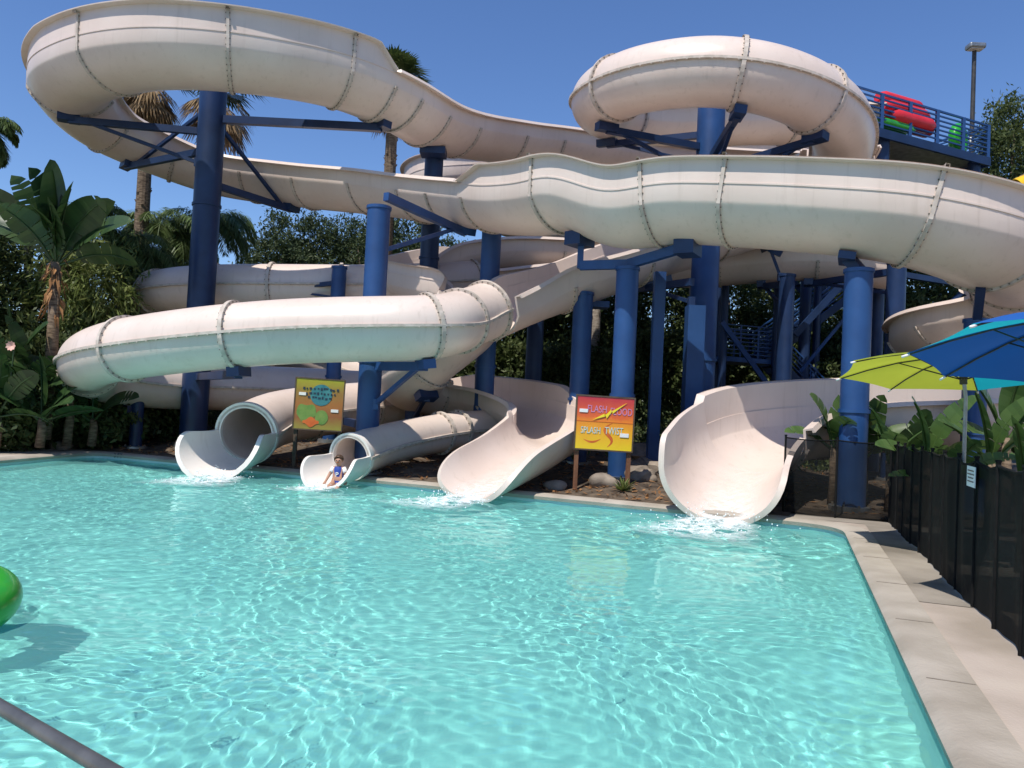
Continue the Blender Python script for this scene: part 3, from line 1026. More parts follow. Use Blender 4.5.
# ------------------------------------------------------------------ the start tower
def tower():
    a = at(872, 127, 24.3); b = at(987, 157, 26.6)
    zf = (a.z + b.z) / 2
    a.z = b.z = zf
    dx = (b - a).normalized()
    dn = Vector((-dx.y, dx.x, 0))
    dep = 3.6
    root = thing('slide_tower', (a.x, a.y, .6), 'blue steel start tower with railed platform, bracing and stairs behind the slides', 'tower')
    Mx = Matrix((dx, dn, Vector((0, 0, 1)))).transposed()
    L = (b - a).length
    P = lambda s, t, z: a + dx * s + dn * t + Vector((0, 0, z))
    m = MB(); m.box(P(L / 2, dep / 2, -.09), (L + .1, dep, .14), Mx); m.build('platform_deck', M['grey_metal'], root)
    m = MB(); m.box(P(L / 2, -.04, -.16), (L + .16, .1, .28), Mx); m.build('edge_beam', M['blue_shaded'], root)
    m = MB(); m.box(P(L + .06, dep / 2, -.14), (.1, dep, .36), Mx); m.build('edge_beam', M['blue'], root)
    for (s0, t0, s1, t1, z0, hh, nb) in ((-.9, -.02, L, -.02, 0, 1.1, 7), (L, 0, L, dep, 0, 1.1, 9), (.2, dep, 2.1, dep, 1.35, 1.2, 5)):
        r = MB()
        ln = math.hypot(s1 - s0, t1 - t0)
        k = max(2, int(round(ln / 1.2)) + 1)
        for i in range(nb):
            z = z0 + .16 + (hh - .16) * i / (nb - 1)
            r.bar(P(s0, t0, z), P(s1, t1, z), .045 if i < nb - 1 else .06)
        r.bar(P(s0, t0, z0 - .2), P(s0, t0, z0 + hh), .07)
        rail = r.build('railing', M['blue'], root)
        for i in range(1, k):
            t = i / (k - 1)
            m = MB(); q = P(s0 + (s1 - s0) * t, t0 + (t1 - t0) * t, 0)
            m.bar(q + Vector((0, 0, z0 - .3)), q + Vector((0, 0, z0 + hh + .02)), .10); m.build('rail_post', M['blue'], rail)
    for (s, t) in ((.8, .25), (L - .3, .25), (.8, dep - .3), (L - .3, dep - .3)):
        m = MB(); q = P(s, t, 0); m.tube([(q.x, q.y, .2), (q.x, q.y, zf - .16)], .2, 16); m.build('leg', M['blue_shaded'], root, True, 40)
    for z in (3.4, 6.6, 9.3):
        m = MB(); m.bar(P(.8, .25, z - zf), P(L - .3, .25, z - zf), .18); m.build('cross_beam', M['blue_shaded'], root)
    for z0, z1, f in ((3.4, 6.6, 1), (6.6, 9.3, -1)):
        m = MB(); p0, p1 = P(.8, .3, (z0 if f > 0 else z1) - zf), P(L - .3, .3, (z1 if f > 0 else z0) - zf); m.bar(p0, p1, .12); m.build('diagonal_brace', M['blue_shaded'], root)
    # landing and flights of the stair in the shade left of the tower
    la = at(722, 358, 26.5); lb = at(775, 358, 27.2)
    la.z = lb.z = (la.z + lb.z) / 2
    ld = (lb - la).normalized(); ln = Vector((-ld.y, ld.x, 0)); LL = (lb - la).length
    Q = lambda s, t, z: la + ld * s + ln * t + Vector((0, 0, z))
    Ml = Matrix((ld, ln, Vector((0, 0, 1)))).transposed()
    m = MB(); m.box(Q(LL / 2, .7, -.08), (LL, 1.4, .16), Ml); m.build('stair_landing', M['blue'], root)
    for s0, t0, s1, t1 in ((0, 0, LL, 0), (LL, 0, LL, 1.4), (0, 1.4, LL, 1.4)):
        r = MB()
        for i in range(8): r.bar(Q(s0, t0, .12 + .14 * i), Q(s1, t1, .12 + .14 * i), .03)
        for i in range(4):
            t = i / 3; r.bar(Q(s0 + (s1 - s0) * t, t0 + (t1 - t0) * t, 0), Q(s0 + (s1 - s0) * t, t0 + (t1 - t0) * t, 1.12), .05)
        r.build('landing_railing', M['blue'], root)
    def flight(p0, p1, name='stair_flight'):
        p0, p1 = Vector(p0), Vector(p1)
        d = p1 - p0; h = Vector((d.x, d.y, 0)).normalized(); sd_ = Vector((-h.y, h.x, 0)) * .5
        m = MB()
        for q in (sd_, -sd_): m.bar(p0 + q, p1 + q, .06, .26)
        n = max(4, int(d.z / .19))
        for i in range(1, n): m.box(p0 + d * (i / n), (.9, .28, .04), Matrix((sd_.normalized(), h, Vector((0, 0, 1)))).transposed())
        fl = m.build(name, M['blue_shaded'], root)
        for q in (sd_, -sd_):
            r = MB()
            for k in range(1, 7): r.bar(p0 + q + Vector((0, 0, .16 * k)), p1 + q + Vector((0, 0, .16 * k)), .03 if k < 6 else .05)
            for i in range(0, n + 1, 4):
                r.bar(p0 + q + d * (i / n), p0 + q + d * (i / n) + Vector((0, 0, .98)), .04)
            r.build('handrail', M['blue'], fl)
    zl = la.z
    flight(Q(LL, .4, 0) + ld * 2.6 + Vector((0, 0, -1.9)), Q(LL, .4, 0))
    flight(Q(LL, 1.0, 0), Q(LL, 1.0, 0) + ld * 3.6 + Vector((0, 0, 2.6)))
    flight(Q(LL + 3.6, 1.9, 2.6), Q(LL - .2, 1.9, 5.2))
    e = at(748, 272, 26.5)
    m = MB(); m.box(e, (2.2, 1.2, .14), Ml); m.build('stair_landing', M['blue'], root)
    for px, py, Y in ((722, 370, 26.4), (775, 370, 27.1), (815, 370, 28), (716, 370, 28)):
        q = at(px, py, Y); m = MB(); m.tube([(q.x, q.y, .3), (q.x, q.y, 7.2)], .14, 12); m.build('leg', M['blue_shaded'], root, True, 40)
    m = MB(); m.bar(at(722, 322, 26.2), at(768, 385, 26.2), .1, .16); m.build('diagonal_brace', M['blue'], root)
    m = MB(); m.bar(at(845, 318, 25.5), at(800, 372, 25.5), .09); m.build('diagonal_brace', M['blue'], root)
    m = MB(); m.bar(at(850, 275, 26.8), at(795, 335, 26.8), .12, .22); m.build('diagonal_brace', M['blue_shaded'], root)
    return P, L, dep, dx, dn
TP, TL, TD, TDX, TDN = tower()
# rafts kept on the platform
def raft(name, c, w, l, h, mat, label, cat, tilt):
    root = thing(name, c, label, cat, 'inflatables on the start platform')
    for i in range(3):
        m = MB()
        y0 = -w / 2 + w * (i + .5) / 3
        pts = []
        for k in range(9):
            x = -l / 2 + l * k / 8
            pts.append(Vector((x, y0, 0)))
        rr = [h * .5 * (.55 if k in (0, 8) else 1) for k in range(9)]
        Rm = Matrix((TDX, TDN, Vector((0, 0, 1)))).transposed() @ Matrix.Rotation(tilt, 3, 'X')
        pts = [Vector(c) + Rm @ q for q in pts]
        m.tube(pts, rr, 12)
        m.build('air_chamber', M[mat], root, True, 60)
    return root
raft('inflatable_raft', TP(1.9, .35, .95), 1.3, 2.1, .5, 'red_vinyl', 'red three-chambered raft tilted against the platform railing, nearer the ring', 'raft', R(58))
raft('inflatable_raft', TP(2.7, .95, 1.05), 1.3, 1.7, .5, 'red_vinyl', 'red raft stacked behind another red one, nearer the lamp post', 'raft', R(50))
raft('inflatable_mat', TP(1.2, .4, .3), .9, 1.6, .3, 'green_vinyl', 'flat green mat lying under the red rafts on the platform', 'mat', 0)
def torus(c, Rj, rn, mat, root, name, axis=(0, 0, 1), n=40, k=16):
    z = Vector(axis).normalized()
    x = z.orthogonal().normalized(); y = z.cross(x)
    vs, fs = [], []
    for i in range(n):
        a = 2 * PI * i / n
        d = x * math.cos(a) + y * math.sin(a)
        for j in range(k):
            b = 2 * PI * j / k
            vs.append(Vector(c) + d * (Rj + rn * math.cos(b)) + z * rn * math.sin(b))
    for i in range(n):
        for j in range(k):
            fs.append((i * k + j, ((i + 1) % n) * k + j, ((i + 1) % n) * k + (j + 1) % k, i * k + (j + 1) % k))
    return build(name, vs, fs, M[mat], root, True)
tc_ = TP(TL - .75, .55, .62)
rt = thing('inner_tube', tc_, 'bright green inner tube standing upright behind the platform railing', 'inner tube', 'inflatables on the start platform')
ax_ = (TDN * -1 + TDX * .35)
torus(tc_, .38, .2, 'green_vinyl', rt, 'tube', ax_)
m = MB()
for sgn in (1, -1):
    q = tc_ + TDX * .38 * sgn - TDN * .19
    m2 = MB(); m2.tube([q + Vector((0, 0, -.12)), q + Vector((0, 0, .12))], .03, 8); m2.build('grab_handle', M['white'], rt, True)

# lamp post
lb = at(972, 130, 29)
rt = thing('street_lamp', (lb.x, lb.y, .5), 'tall dark lamp post with a flat box head, behind the start platform', 'lamp post')
zt = at(971, 50, 29).z
m = MB(); m.tube([(lb.x, lb.y, .4), (lb.x, lb.y, zt)], [.11, .075], 14); m.build('pole', M['dark_metal'], rt, True, 40)
m = MB(); m.box((lb.x - .02, lb.y - .1, zt + .08), (.62, .42, .2)); o = m.build('lamp_head', M['grey_metal'], rt)
bv = o.modifiers.new('bevel', 'BEVEL'); bv.width = .06; bv.segments = 2
m = MB(); m.box((lb.x - .02, lb.y - .1, zt - .026), (.48, .3, .02)); m.build('lens', M['white'], rt)
# a yellow flume end beyond the right edge
yp = Path([at(1016, 187, 30), at(1024, 183, 30), at(1050, 183, 31), at(1090, 190, 33)])
rt = thing('water_slide', yp.P[0], 'small bright yellow slide end far behind at the right edge', 'water slide')
vs, fs = sweep(yp, 0, yp.L[-1], lambda l: strip_pair(circle_outline(.32, 0, 2 * PI - .001, 20), .04, 1))
build('tube_shell', vs, fs, M['yellow'], rt, True, 40)
add_flange(rt, yp, .5, circle_outline(.32, 0, 2 * PI, 20)[:-1], .05, .07, True)

# ------------------------------------------------------------------ foliage
def quads_mesh(C, D, Nn, ln, wd):
    """leaf quads: centres C, long axis D, normals Nn, length and width arrays -> verts, faces"""
    D = D / np.linalg.norm(D, axis=1)[:, None]
    X = np.cross(D, Nn); X /= (np.linalg.norm(X, axis=1)[:, None] + 1e-9)
    a = C - D * ln[:, None] * .5; b = C + D * ln[:, None] * .5
    mid = C + D * ln[:, None] * .05
    w = X * wd[:, None] * .5
    V = np.stack([a, mid + w, b, mid - w], 1).reshape(-1, 3)
    Fq = np.arange(len(C) * 4).reshape(-1, 4)
    return V, Fq

def crown(seed, c, rad, n_clump, per, leaf, clump_r, shape='round', droop=0.0, fill=.35):
    rg = np.random.default_rng(seed)
    c = np.array(c, float); rad = np.array(rad, float)
    d = rg.normal(size=(n_clump, 3)); d /= np.linalg.norm(d, axis=1)[:, None]
    r = fill + (1 - fill) * rg.random(n_clump) ** .45
    # uneven outline: the reach changes with the direction
    lob = 1 + .22 * np.sin(3.1 * d[:, 0] * 2 + seed) * np.cos(2.7 * d[:, 2] * 2 + seed * 1.7) + .12 * rg.normal(size=n_clump)
    p = d * (r * lob)[:, None]
    if shape == 'cone':
        t = (p[:, 2] + 1) / 2
        p[:, :2] *= np.clip(1.15 - .85 * t, .15, 1.2)[:, None]
    C = c + p * rad
    K = np.repeat(C, per, 0)
    sc = np.repeat(.6 + .8 * rg.random(n_clump), per)
    off = rg.normal(size=(len(K), 3)) * .5
    K = K + off * clump_r * sc[:, None] * np.array([1, 1, .75])
    out = K - c
    out /= (np.linalg.norm(out, axis=1)[:, None] + 1e-6)
    Dv = rg.normal(size=K.shape) * .8 + out * .7 + np.array([0, 0, -droop])
    Nv = rg.normal(size=K.shape) + np.array([0, 0, .8]) + out * .5
    ln = leaf[0] * (.6 + .8 * rg.random(len(K))); wd = leaf[1] * (.6 + .8 * rg.random(len(K)))
    return quads_mesh(K, Dv, Nv, ln, wd)

def tree(name, px, py, Y, rx, top_px, label, mat, seed, n_clump=130, per=42, leaf=(.32, .12), clump=.55, group=None, bottom_px=None, shape='round', ry=None, trunk='bark', tr=.16, droop=0, cat='tree', ground=.3):
    """crown between picture rows top_px and bottom_px, trunk to the ground"""
    t = at(px, top_px, Y); b = at(px, bottom_px or py, Y)
    cz = (t.z + b.z) / 2; rz = (t.z - b.z) / 2
    base = Vector((t.x, Y, ground))
    root = thing(name, base, label, cat, group)
    V, Fq = crown(seed, (t.x, Y, cz), (rx, ry or rx, rz), n_clump, per, leaf, clump, shape, droop)
    build('crown', V, Fq, M[mat], root)
    rg = random.Random(seed)
    m = MB()
    pts = [base + Vector((rg.uniform(-.1, .1) * i, rg.uniform(-.1, .1) * i, (cz + rz * .3 - ground) * i / 5)) for i in range(6)]
    m.tube(pts, [tr * (1 - .12 * i) for i in range(6)], 10)
    for k in range(5):
        p0 = pts[2 + k % 3]; a = rg.uniform(0, 6.28)
        p2 = Vector((t.x + math.cos(a) * rx * .6, Y + math.sin(a) * rx * .6, cz + rg.uniform(-.4, .5) * rz))
        m.tube([p0, p0.lerp(p2, .5) + Vector((0, 0, -.1)), p2], [tr * .5, tr * .35, tr * .12], 7)
    m.build('trunk', M[trunk], root, True)
    return root
G1 = 'trees beyond the slides'
for i, (px, Y, top, rx, bot, mat, lab) in enumerate([
    (283, 44, 214, 2.2, 330, 'pine', 'dark pine at the left edge of the row behind the rear tube'),
    (330, 46, 210, 2.3, 330, 'pine', 'dark pine behind the short blue column top'),
    (372, 45, 219, 2.1, 330, 'pine', 'dark pine partly behind the flat-topped blue column'),
    (410, 43, 212, 2.2, 340, 'pine', 'dark pine between the flat-topped and the shaded blue column'),
    (455, 44, 240, 2.4, 350, 'pine', 'dark pine right of the shaded blue column, lower than its row'),
]):
    tree('pine_tree', px, 300, Y, rx, top, lab, mat, 20 + i, 230, 70, (.25, .08), .58, G1, bot, tr=.22)
tree('broadleaf_tree', 247, 290, 48, 1.3, 262, 'small rounded tree low on the skyline left of the pine row', 'olive', 40, 60, 40, (.3, .14), .5, G1, 320)
for i, (px, Y, top, rx, bot, mat, lab) in enumerate([
    (520, 33, 268, 1.9, 400, 'olive', 'olive green tree in the gap under the descending flume'),
    (560, 34, 250, 2.0, 392, 'olive', 'olive green tree left of the yoke column, behind the descending flume'),
    (607, 33, 248, 1.9, 400, 'olive', 'olive green tree behind the yoke column'),
    (660, 34, 252, 2.1, 400, 'olive', 'olive green tree behind the thin square post'),
    (725, 36, 245, 2.3, 400, 'olive', 'dark green tree behind the stair landing'),
    (790, 36, 240, 2.4, 405, 'olive', 'dark green tree between stair landing and fence column'),
    (850, 34, 235, 2.2, 400, 'olive', 'dark green tree behind the fence column'),
    (905, 30, 228, 2.1, 410, 'olive', 'green tree right of the fence column under the big flume'),
    (965, 31, 215, 2.3, 420, 'olive', 'green tree behind the lime umbrella'),
]):
    tree('broadleaf_tree', px, 330, Y, rx, top, lab, mat, 60 + i, 230, 70, (.2, .09), .5, G1, bot, tr=.16)
tree('pine_tree', 1012, 200, 38, 2.0, 102, 'tall bushy green pine at the right edge beyond the tower', 'olive', 90, 230, 70, (.25, .08), .55, G1, 240, tr=.22)

# light trunks glimpsed under the flumes
for px, Y, y0, lab in ((688, 29, 300, 'pale slender palm trunk left of the stair landing'), (590, 31, 330, 'pale thin trunk between the two left columns under the flume')):
    b = at(px, 420, Y)
    root = thing('palm_tree', (b.x, b.y, .4), lab, 'palm', 'palms round the slides')
    zt = at(px, y0 - 120, Y).z
    m = MB(); m.tube([(b.x, b.y, .3), (b.x + .05, b.y, zt * .5), (b.x, b.y, zt)], [.24, .2, .17], 12); m.build('trunk', M['trunk_grey'], root, True)
    V, Fq = crown(px, (b.x, b.y, zt + .3), (1.2, 1.2, .7), 50, 30, (.7, .06), .4, 'round', .5)
    build('crown', V, Fq, M['feather'], root)

# fan palms with dry skirts
def fan_palm(px, py, Y, rc, label, seed, base_px=None, skirt=1.0, up=1.0):
    rg = random.Random(seed)
    c = at(px, py, Y)
    bx = at(base_px or px, 300, Y).x
    root = thing('fan_palm', (bx, Y, .4), label, 'palm', 'palms round the slides')
    m = MB()
    pts = [Vector((bx + (c.x - bx) * (i / 8) ** 1.5, Y, .3 + (c.z - .3) * i / 8)) for i in range(9)]
    m.tube(pts, [.30 - .012 * i for i in range(9)], 14)
    rgt = random.Random(seed + 3)
    for i in range(110):                                   # stubs of cut fronds on the trunk
        z = rgt.uniform(.5, c.z - .3); a = rgt.uniform(0, 6.28); t = (z - .3) / (c.z - .3)
        x0 = bx + (c.x - bx) * t ** 1.5; r0 = .30 - .096 * t - .03
        d = Vector((math.cos(a), math.sin(a), 0))
        p0 = Vector((x0, Y, z)) + d * r0
        m.bar(p0, p0 + d * .06 + Vector((0, 0, .12)), .09, .03)
    m.build('trunk', M['trunk'], root)
    def fan(MBo, o, d, pet, rad, nb, spread, sag):
        d = d.normalized()
        side = d.cross(Vector((0, 0, 1)))
        side = side.normalized() if side.length > .05 else Vector((1, 0, 0))
        nrm = side.cross(d)
        tip = o + d * pet
        MBo.add([o - side * .02, o + side * .02, tip + side * .015, tip - side * .015], [(0, 1, 2, 3)])
        for k in range(nb):
            a = -spread + 2 * spread * k / (nb - 1)
            dd = d * math.cos(a) + side * math.sin(a)
            L = rad * (.75 + .25 * math.cos(a * .7)) * rg.uniform(.85, 1.1)
            x = dd.cross(nrm).normalized()
            p1 = tip + dd * L * .6 + Vector((0, 0, -sag * .25 * L))
            p2 = tip + dd * L + Vector((0, 0, -sag * L * .8)) + nrm * rg.uniform(-.05, .05)
            w = L * spread * 2 / nb * .55
            MBo.add([tip, p1 + x * w * .5, p2, p1 - x * w * .5], [(0, 1, 2, 3)])
    g = MB()
    for i in range(int(38 * up)):
        a = rg.uniform(0, 6.28); e = rg.uniform(-.25, 1.35)
        d = Vector((math.cos(a) * math.cos(e), math.sin(a) * math.cos(e), math.sin(e)))
        fan(g, c, d, rc * .5 * rg.uniform(.8, 1.1), rc * .55, 16, 1.25, .35)
    g.build('crown', M['fan'], root)
    if skirt:
        g = MB()
        for i in range(46):
            a = rg.uniform(0, 6.28); e = rg.uniform(-1.45, -.35)
            d = Vector((math.cos(a) * math.cos(e), math.sin(a) * math.cos(e), math.sin(e)))
            fan(g, c + Vector((0, 0, -rg.uniform(.1, .9 * skirt))), d, rc * .42, rc * .5, 12, 1.0, .6)
        g.build('dry_skirt', M['thatch'], root)
fan_palm(150, 72, 28, 1.6, 'fan palm with its crown hidden behind the upper left loop', 1, 138)
fan_palm(221, 82, 27, 1.75, 'fan palm with a shaggy dry skirt behind the tall dark column', 2, 206, 1.2)
fan_palm(394, 85, 30, 1.6, 'fan palm rising above the flume right of the upper loop', 3, 384, .5, 1.5)

# feather palms
def feather_palm(px, py, Y, L, label, seed, n=20, base_px=None, e0=-.3, tr=.16):
    rg = random.Random(seed)
    c = at(px, py, Y)
    bx = at(base_px or px, 330, Y).x
    root = thing('feather_palm', (bx, Y, .4), label, 'palm', 'palms round the slides')
    m = MB(); m.tube([(bx, Y, .2), ((bx + c.x) / 2, Y, c.z * .5), (c.x, Y, c.z)], [tr * 1.2, tr, tr * .8], 12); m.build('trunk', M['trunk_grey'], root, True)
    g = MB()
    for i in range(n):
        a = rg.uniform(0, 6.28); e = rg.uniform(e0, 1.4)
        h = Vector((math.cos(a), math.sin(a), 0))
        pos = c.copy(); ang = e
        steps = 16
        Lf = L * rg.uniform(.75, 1.1)
        prev = pos.copy()
        for k in range(steps):
            d = h * math.cos(ang) + Vector((0, 0, math.sin(ang)))
            nxt = prev + d * Lf / steps
            side = h.cross(Vector((0, 0, 1)))
            g.add([prev - side * .012, prev + side * .012, nxt + side * .01, nxt - side * .01], [(0, 1, 2, 3)])
            t = (k + .5) / steps
            if k > 1:
                ll = Lf * .30 * math.sin(PI * min(1, .15 + t * .85)) ** .6
                for q in range(5):
                    o = prev.lerp(nxt, (q + .5) / 5)
                    for sg in (1, -1):
                        dd = (side * sg * .8 + d * .55 + Vector((0, 0, rg.uniform(-.75, .05)))).normalized()
                        tip = o + dd * ll * rg.uniform(.8, 1.1) + Vector((0, 0, -.25 * ll))
                        x = dd.cross(Vector((rg.uniform(-.3, .3), rg.uniform(-.3, .3), 1))).normalized() * .02
                        md = o + dd * ll * .5
                        g.add([o, md + x, tip, md - x], [(0, 1, 2, 3)])
            prev = nxt
            ang -= (1.9 + .5 * e) / steps * rg.uniform(.8, 1.2)
    g.build('crown', M['feather'], root)
feather_palm(86, 222, 24.5, 1.75, 'feather palm rising just right of the big paddle leaves', 11, 34, None, .15)
feather_palm(166, 235, 29, 2.5, 'feather palm beside the brown fan palm trunk, left of the tall column', 12, 36, None, .1)
feather_palm(208, 226, 31, 2.4, 'feather palm peeking out behind the tall dark column', 13, 30, None, 0)
feather_palm(122, 258, 25.5, 2.4, 'low feather palm with long drooping fronds left of the rear tube', 14, 40)
feather_palm(185, 275, 30, 2.2, 'low feather palm filling the gap behind the rear tube end', 17, 26)
feather_palm(-18, 128, 21, 1.25, 'feather palm at the left edge, only its frond tips showing', 15, 22)
feather_palm(30, 218, 26, 2.0, 'feather palm half hidden behind the paddle leaves at the left', 16, 22)
tree('bamboo_clump', 92, 300, 22.8, 1.15, 240, 'pale green airy bamboo clump behind the left paddle leaves', 'lime_leaf', 71, 110, 50, (.34, .05), .5, None, 345, droop=.9, cat='bamboo', tr=.05)
for i, (px, Y, top, rx, bot, lab) in enumerate([
    (8, 24, 225, 1.8, 440, 'dense dark shrubbery tree at the left edge behind the paddle plants'),
    (60, 24.5, 330, 1.4, 440, 'dark bush behind the left end of the front tube'),
    (130, 26.5, 300, 1.7, 430, 'dark bush behind the bend of the rear tube'),
    (195, 29.5, 320, 1.7, 420, 'dark bush low behind the tall dark column'),
    (-40, 22, 200, 1.7, 440, 'dark leafy tree just outside the left edge'),
]):
    tree('dark_bush', px, 350, Y, rx, top, lab, 'olive' if i != 1 else 'paddle', 110 + i, 220, 60, (.2, .09), .45, 'dark bushes left of the slides', bot, cat='bush', tr=.09)

# low shrubs on the left bank
for i, (px, Y, w, top, bot, lab) in enumerate([
    (5, 19.2, 1.0, 380, 446, 'low dark shrub at the pool deck, cut by the left edge'),
    (52, 20.6, 1.0, 378, 440, 'low dark shrub at the trunk of the giant paddle plant'),
    (100, 21.4, 1.0, 392, 440, 'low dark shrub under the left end of the front tube'),
    (30, 21.8, 1.2, 330, 430, 'tall dark shrub between the trunks at the left'),
    (92, 22.4, 1.2, 330, 425, 'tall dark shrub behind the left tube end'),
    (160, 23.5, 1.2, 385, 432, 'low dark shrub behind the short post')]):
    t = at(px, top, Y); b = at(px, bot, Y)
    V, Fq = crown(300 + i, (t.x, Y, (t.z + b.z) / 2), (w, w, (t.z - b.z) / 2 + .15), 170, 50, (.2, .085), .32, 'round', 0, .25)
    tag(build('shrub', V, Fq, M['olive'], loc=(t.x, Y, .3)), lab, 'shrub', 'shrubs on the left bank')

# paddle-leaf plants
def paddle(MBo, o, d0, pet, L, wid, rg, curve=.7, rips=5, roll=None):
    """one banana-like leaf: petiole and a folded blade with torn edges"""
    d0 = Vector(d0).normalized()
    h = Vector((d0.x, d0.y, 0)); h = h.normalized() if h.length > .02 else Vector((1, 0, 0))
    ang = math.asin(max(-1, min(1, d0.z)))
    pts = [Vector(o)]
    ds = []
    steps = 18
    tot = pet + L
    for k in range(steps):
        d = h * math.cos(ang) + Vector((0, 0, math.sin(ang)))
        ds.append(d)
        pts.append(pts[-1] + d * tot / steps)
        if k / steps > pet / tot * .7: ang -= curve / steps * 1.6
    MBo.tube(pts[:int(steps * .97)], [.035 * (1 - .75 * k / steps) for k in range(int(steps * .97))], 6, False)
    roll = rg.uniform(-.7, .7) if roll is None else roll
    k0 = int(steps * pet / tot)
    rows = []
    for k in range(k0, steps + 1):
        t = (k - k0) / (steps - k0)
        d = ds[min(k, steps - 1)]
        s0 = d.cross(Vector((0, 0, 1)))
        s0 = s0.normalized() if s0.length > .05 else Vector((1, 0, 0))
        nn = s0.cross(d)
        s1 = s0 * math.cos(roll) + nn * math.sin(roll)
        n1 = nn * math.cos(roll) - s0 * math.sin(roll)
        w = wid * .5 * (max(0, math.sin(PI * min(1, .06 + t ** .8 * .94))) ** .55) * (1 if t < 1 else .02)
        row = []
        for u in (-1, -.5, 0, .5, 1):
            row.append(pts[k] + s1 * w * u + n1 * (abs(u) * w * .35 - abs(u) ** 2 * w * .2) + n1 * .012)
        rows.append(row)
    rip = set(rg.sample(range(1, len(rows) - 2), min(rips, len(rows) - 4))) if rips else set()
    for k in range(len(rows) - 1):
        a, b = rows[k], rows[k + 1]
        if k in rip:
            a = [a[2] + (p - a[2]) * .9 + (b[2] - a[2]) * .35 * abs(u) for p, u in zip(a, (-1, -.5, 0, .5, 1))]
        MBo.add(a + b, [(0, 1, 6, 5), (1, 2, 7, 6), (2, 3, 8, 7), (3, 4, 9, 8)])

def paddle_plant(name, base, trunk_h, leaves, label, cat, seed, mat='paddle', group=None, trunk_r=.14, bracts=False):
    rg = random.Random(seed)
    root = thing(name, base, label, cat, group)
    base = Vector(base)
    top = base + Vector((0, 0, trunk_h))
    m = MB(); m.tube([base - Vector((0, 0, .2)), base.lerp(top, .5) + Vector((.04, 0, 0)), top], [trunk_r * 1.1, trunk_r, trunk_r * .8], 12)
    m.build('trunk', M['trunk'], root, True)
    g = MB()
    for (ax, el, pet, L, wd, roll) in leaves:
        d = (math.sin(ax) * math.cos(el), -math.cos(ax) * math.cos(el) * .6, math.sin(el))
        paddle(g, top - Vector((0, 0, .1)), d, pet, L, wd, rg, rg.uniform(.35, .8), rg.randint(2, 6), roll)
    g.build('foliage', M[mat], root, True)
    if bracts:
        g = MB()
        for i in range(60):
            a = rg.uniform(0, 6.28); z = rg.uniform(-1.3, .15)
            d = Vector((math.cos(a), math.sin(a), 0))
            p0 = top + Vector((0, 0, z)) + d * trunk_r * .8
            p1 = p0 + d * rg.uniform(.08, .28) + Vector((0, 0, -rg.uniform(.2, .5)))
            x = d.cross(Vector((0, 0, 1))) * rg.uniform(.02, .06)
            md = p0.lerp(p1, .4) + d * .06
            g.add([p0, md + x, p1, md - x], [(0, 1, 2, 3)])
        g.build('dry_bracts', M['dry_leaf'], root)
    return root
b = at(47, 400, 19.6); b.z = .5
H_ = at(47, 262, 19.6).z - .5
paddle_plant('bird_of_paradise', b, H_, [(-.25, 1.42, .75, 1.75, 1.0, 1.35), (.12, 1.5, .95, 1.75, 1.05, -1.3), (.55, 1.25, .6, 1.7, 1.0, -1.1), (.95, 1.0, .6, 1.7, .95, 1.0), (1.25, .72, .7, 1.75, .85, -.9), (-.8, 1.2, .8, 1.6, .9, 1.1), (-1.1, .9, .9, 1.7, .8, -.9), (-1.6, .7, .9, 1.5, .7, .8),
    (1.5, .35, .7, 1.5, .7, .7), (.2, .95, .4, 1.5, .9, 1.0), (-.4, .75, .5, 1.4, .8, -.8), (2.4, 1.1, .8, 1.5, .8, .9), (-2.2, 1.1, .8, 1.5, .8, -.9), (-.1, 1.2, .3, 1.4, .9, .6)],
    'giant bird of paradise with huge dark paddle leaves and dry orange bracts, left bank', 'plant', 5, bracts=True, group='paddle-leaved plants')
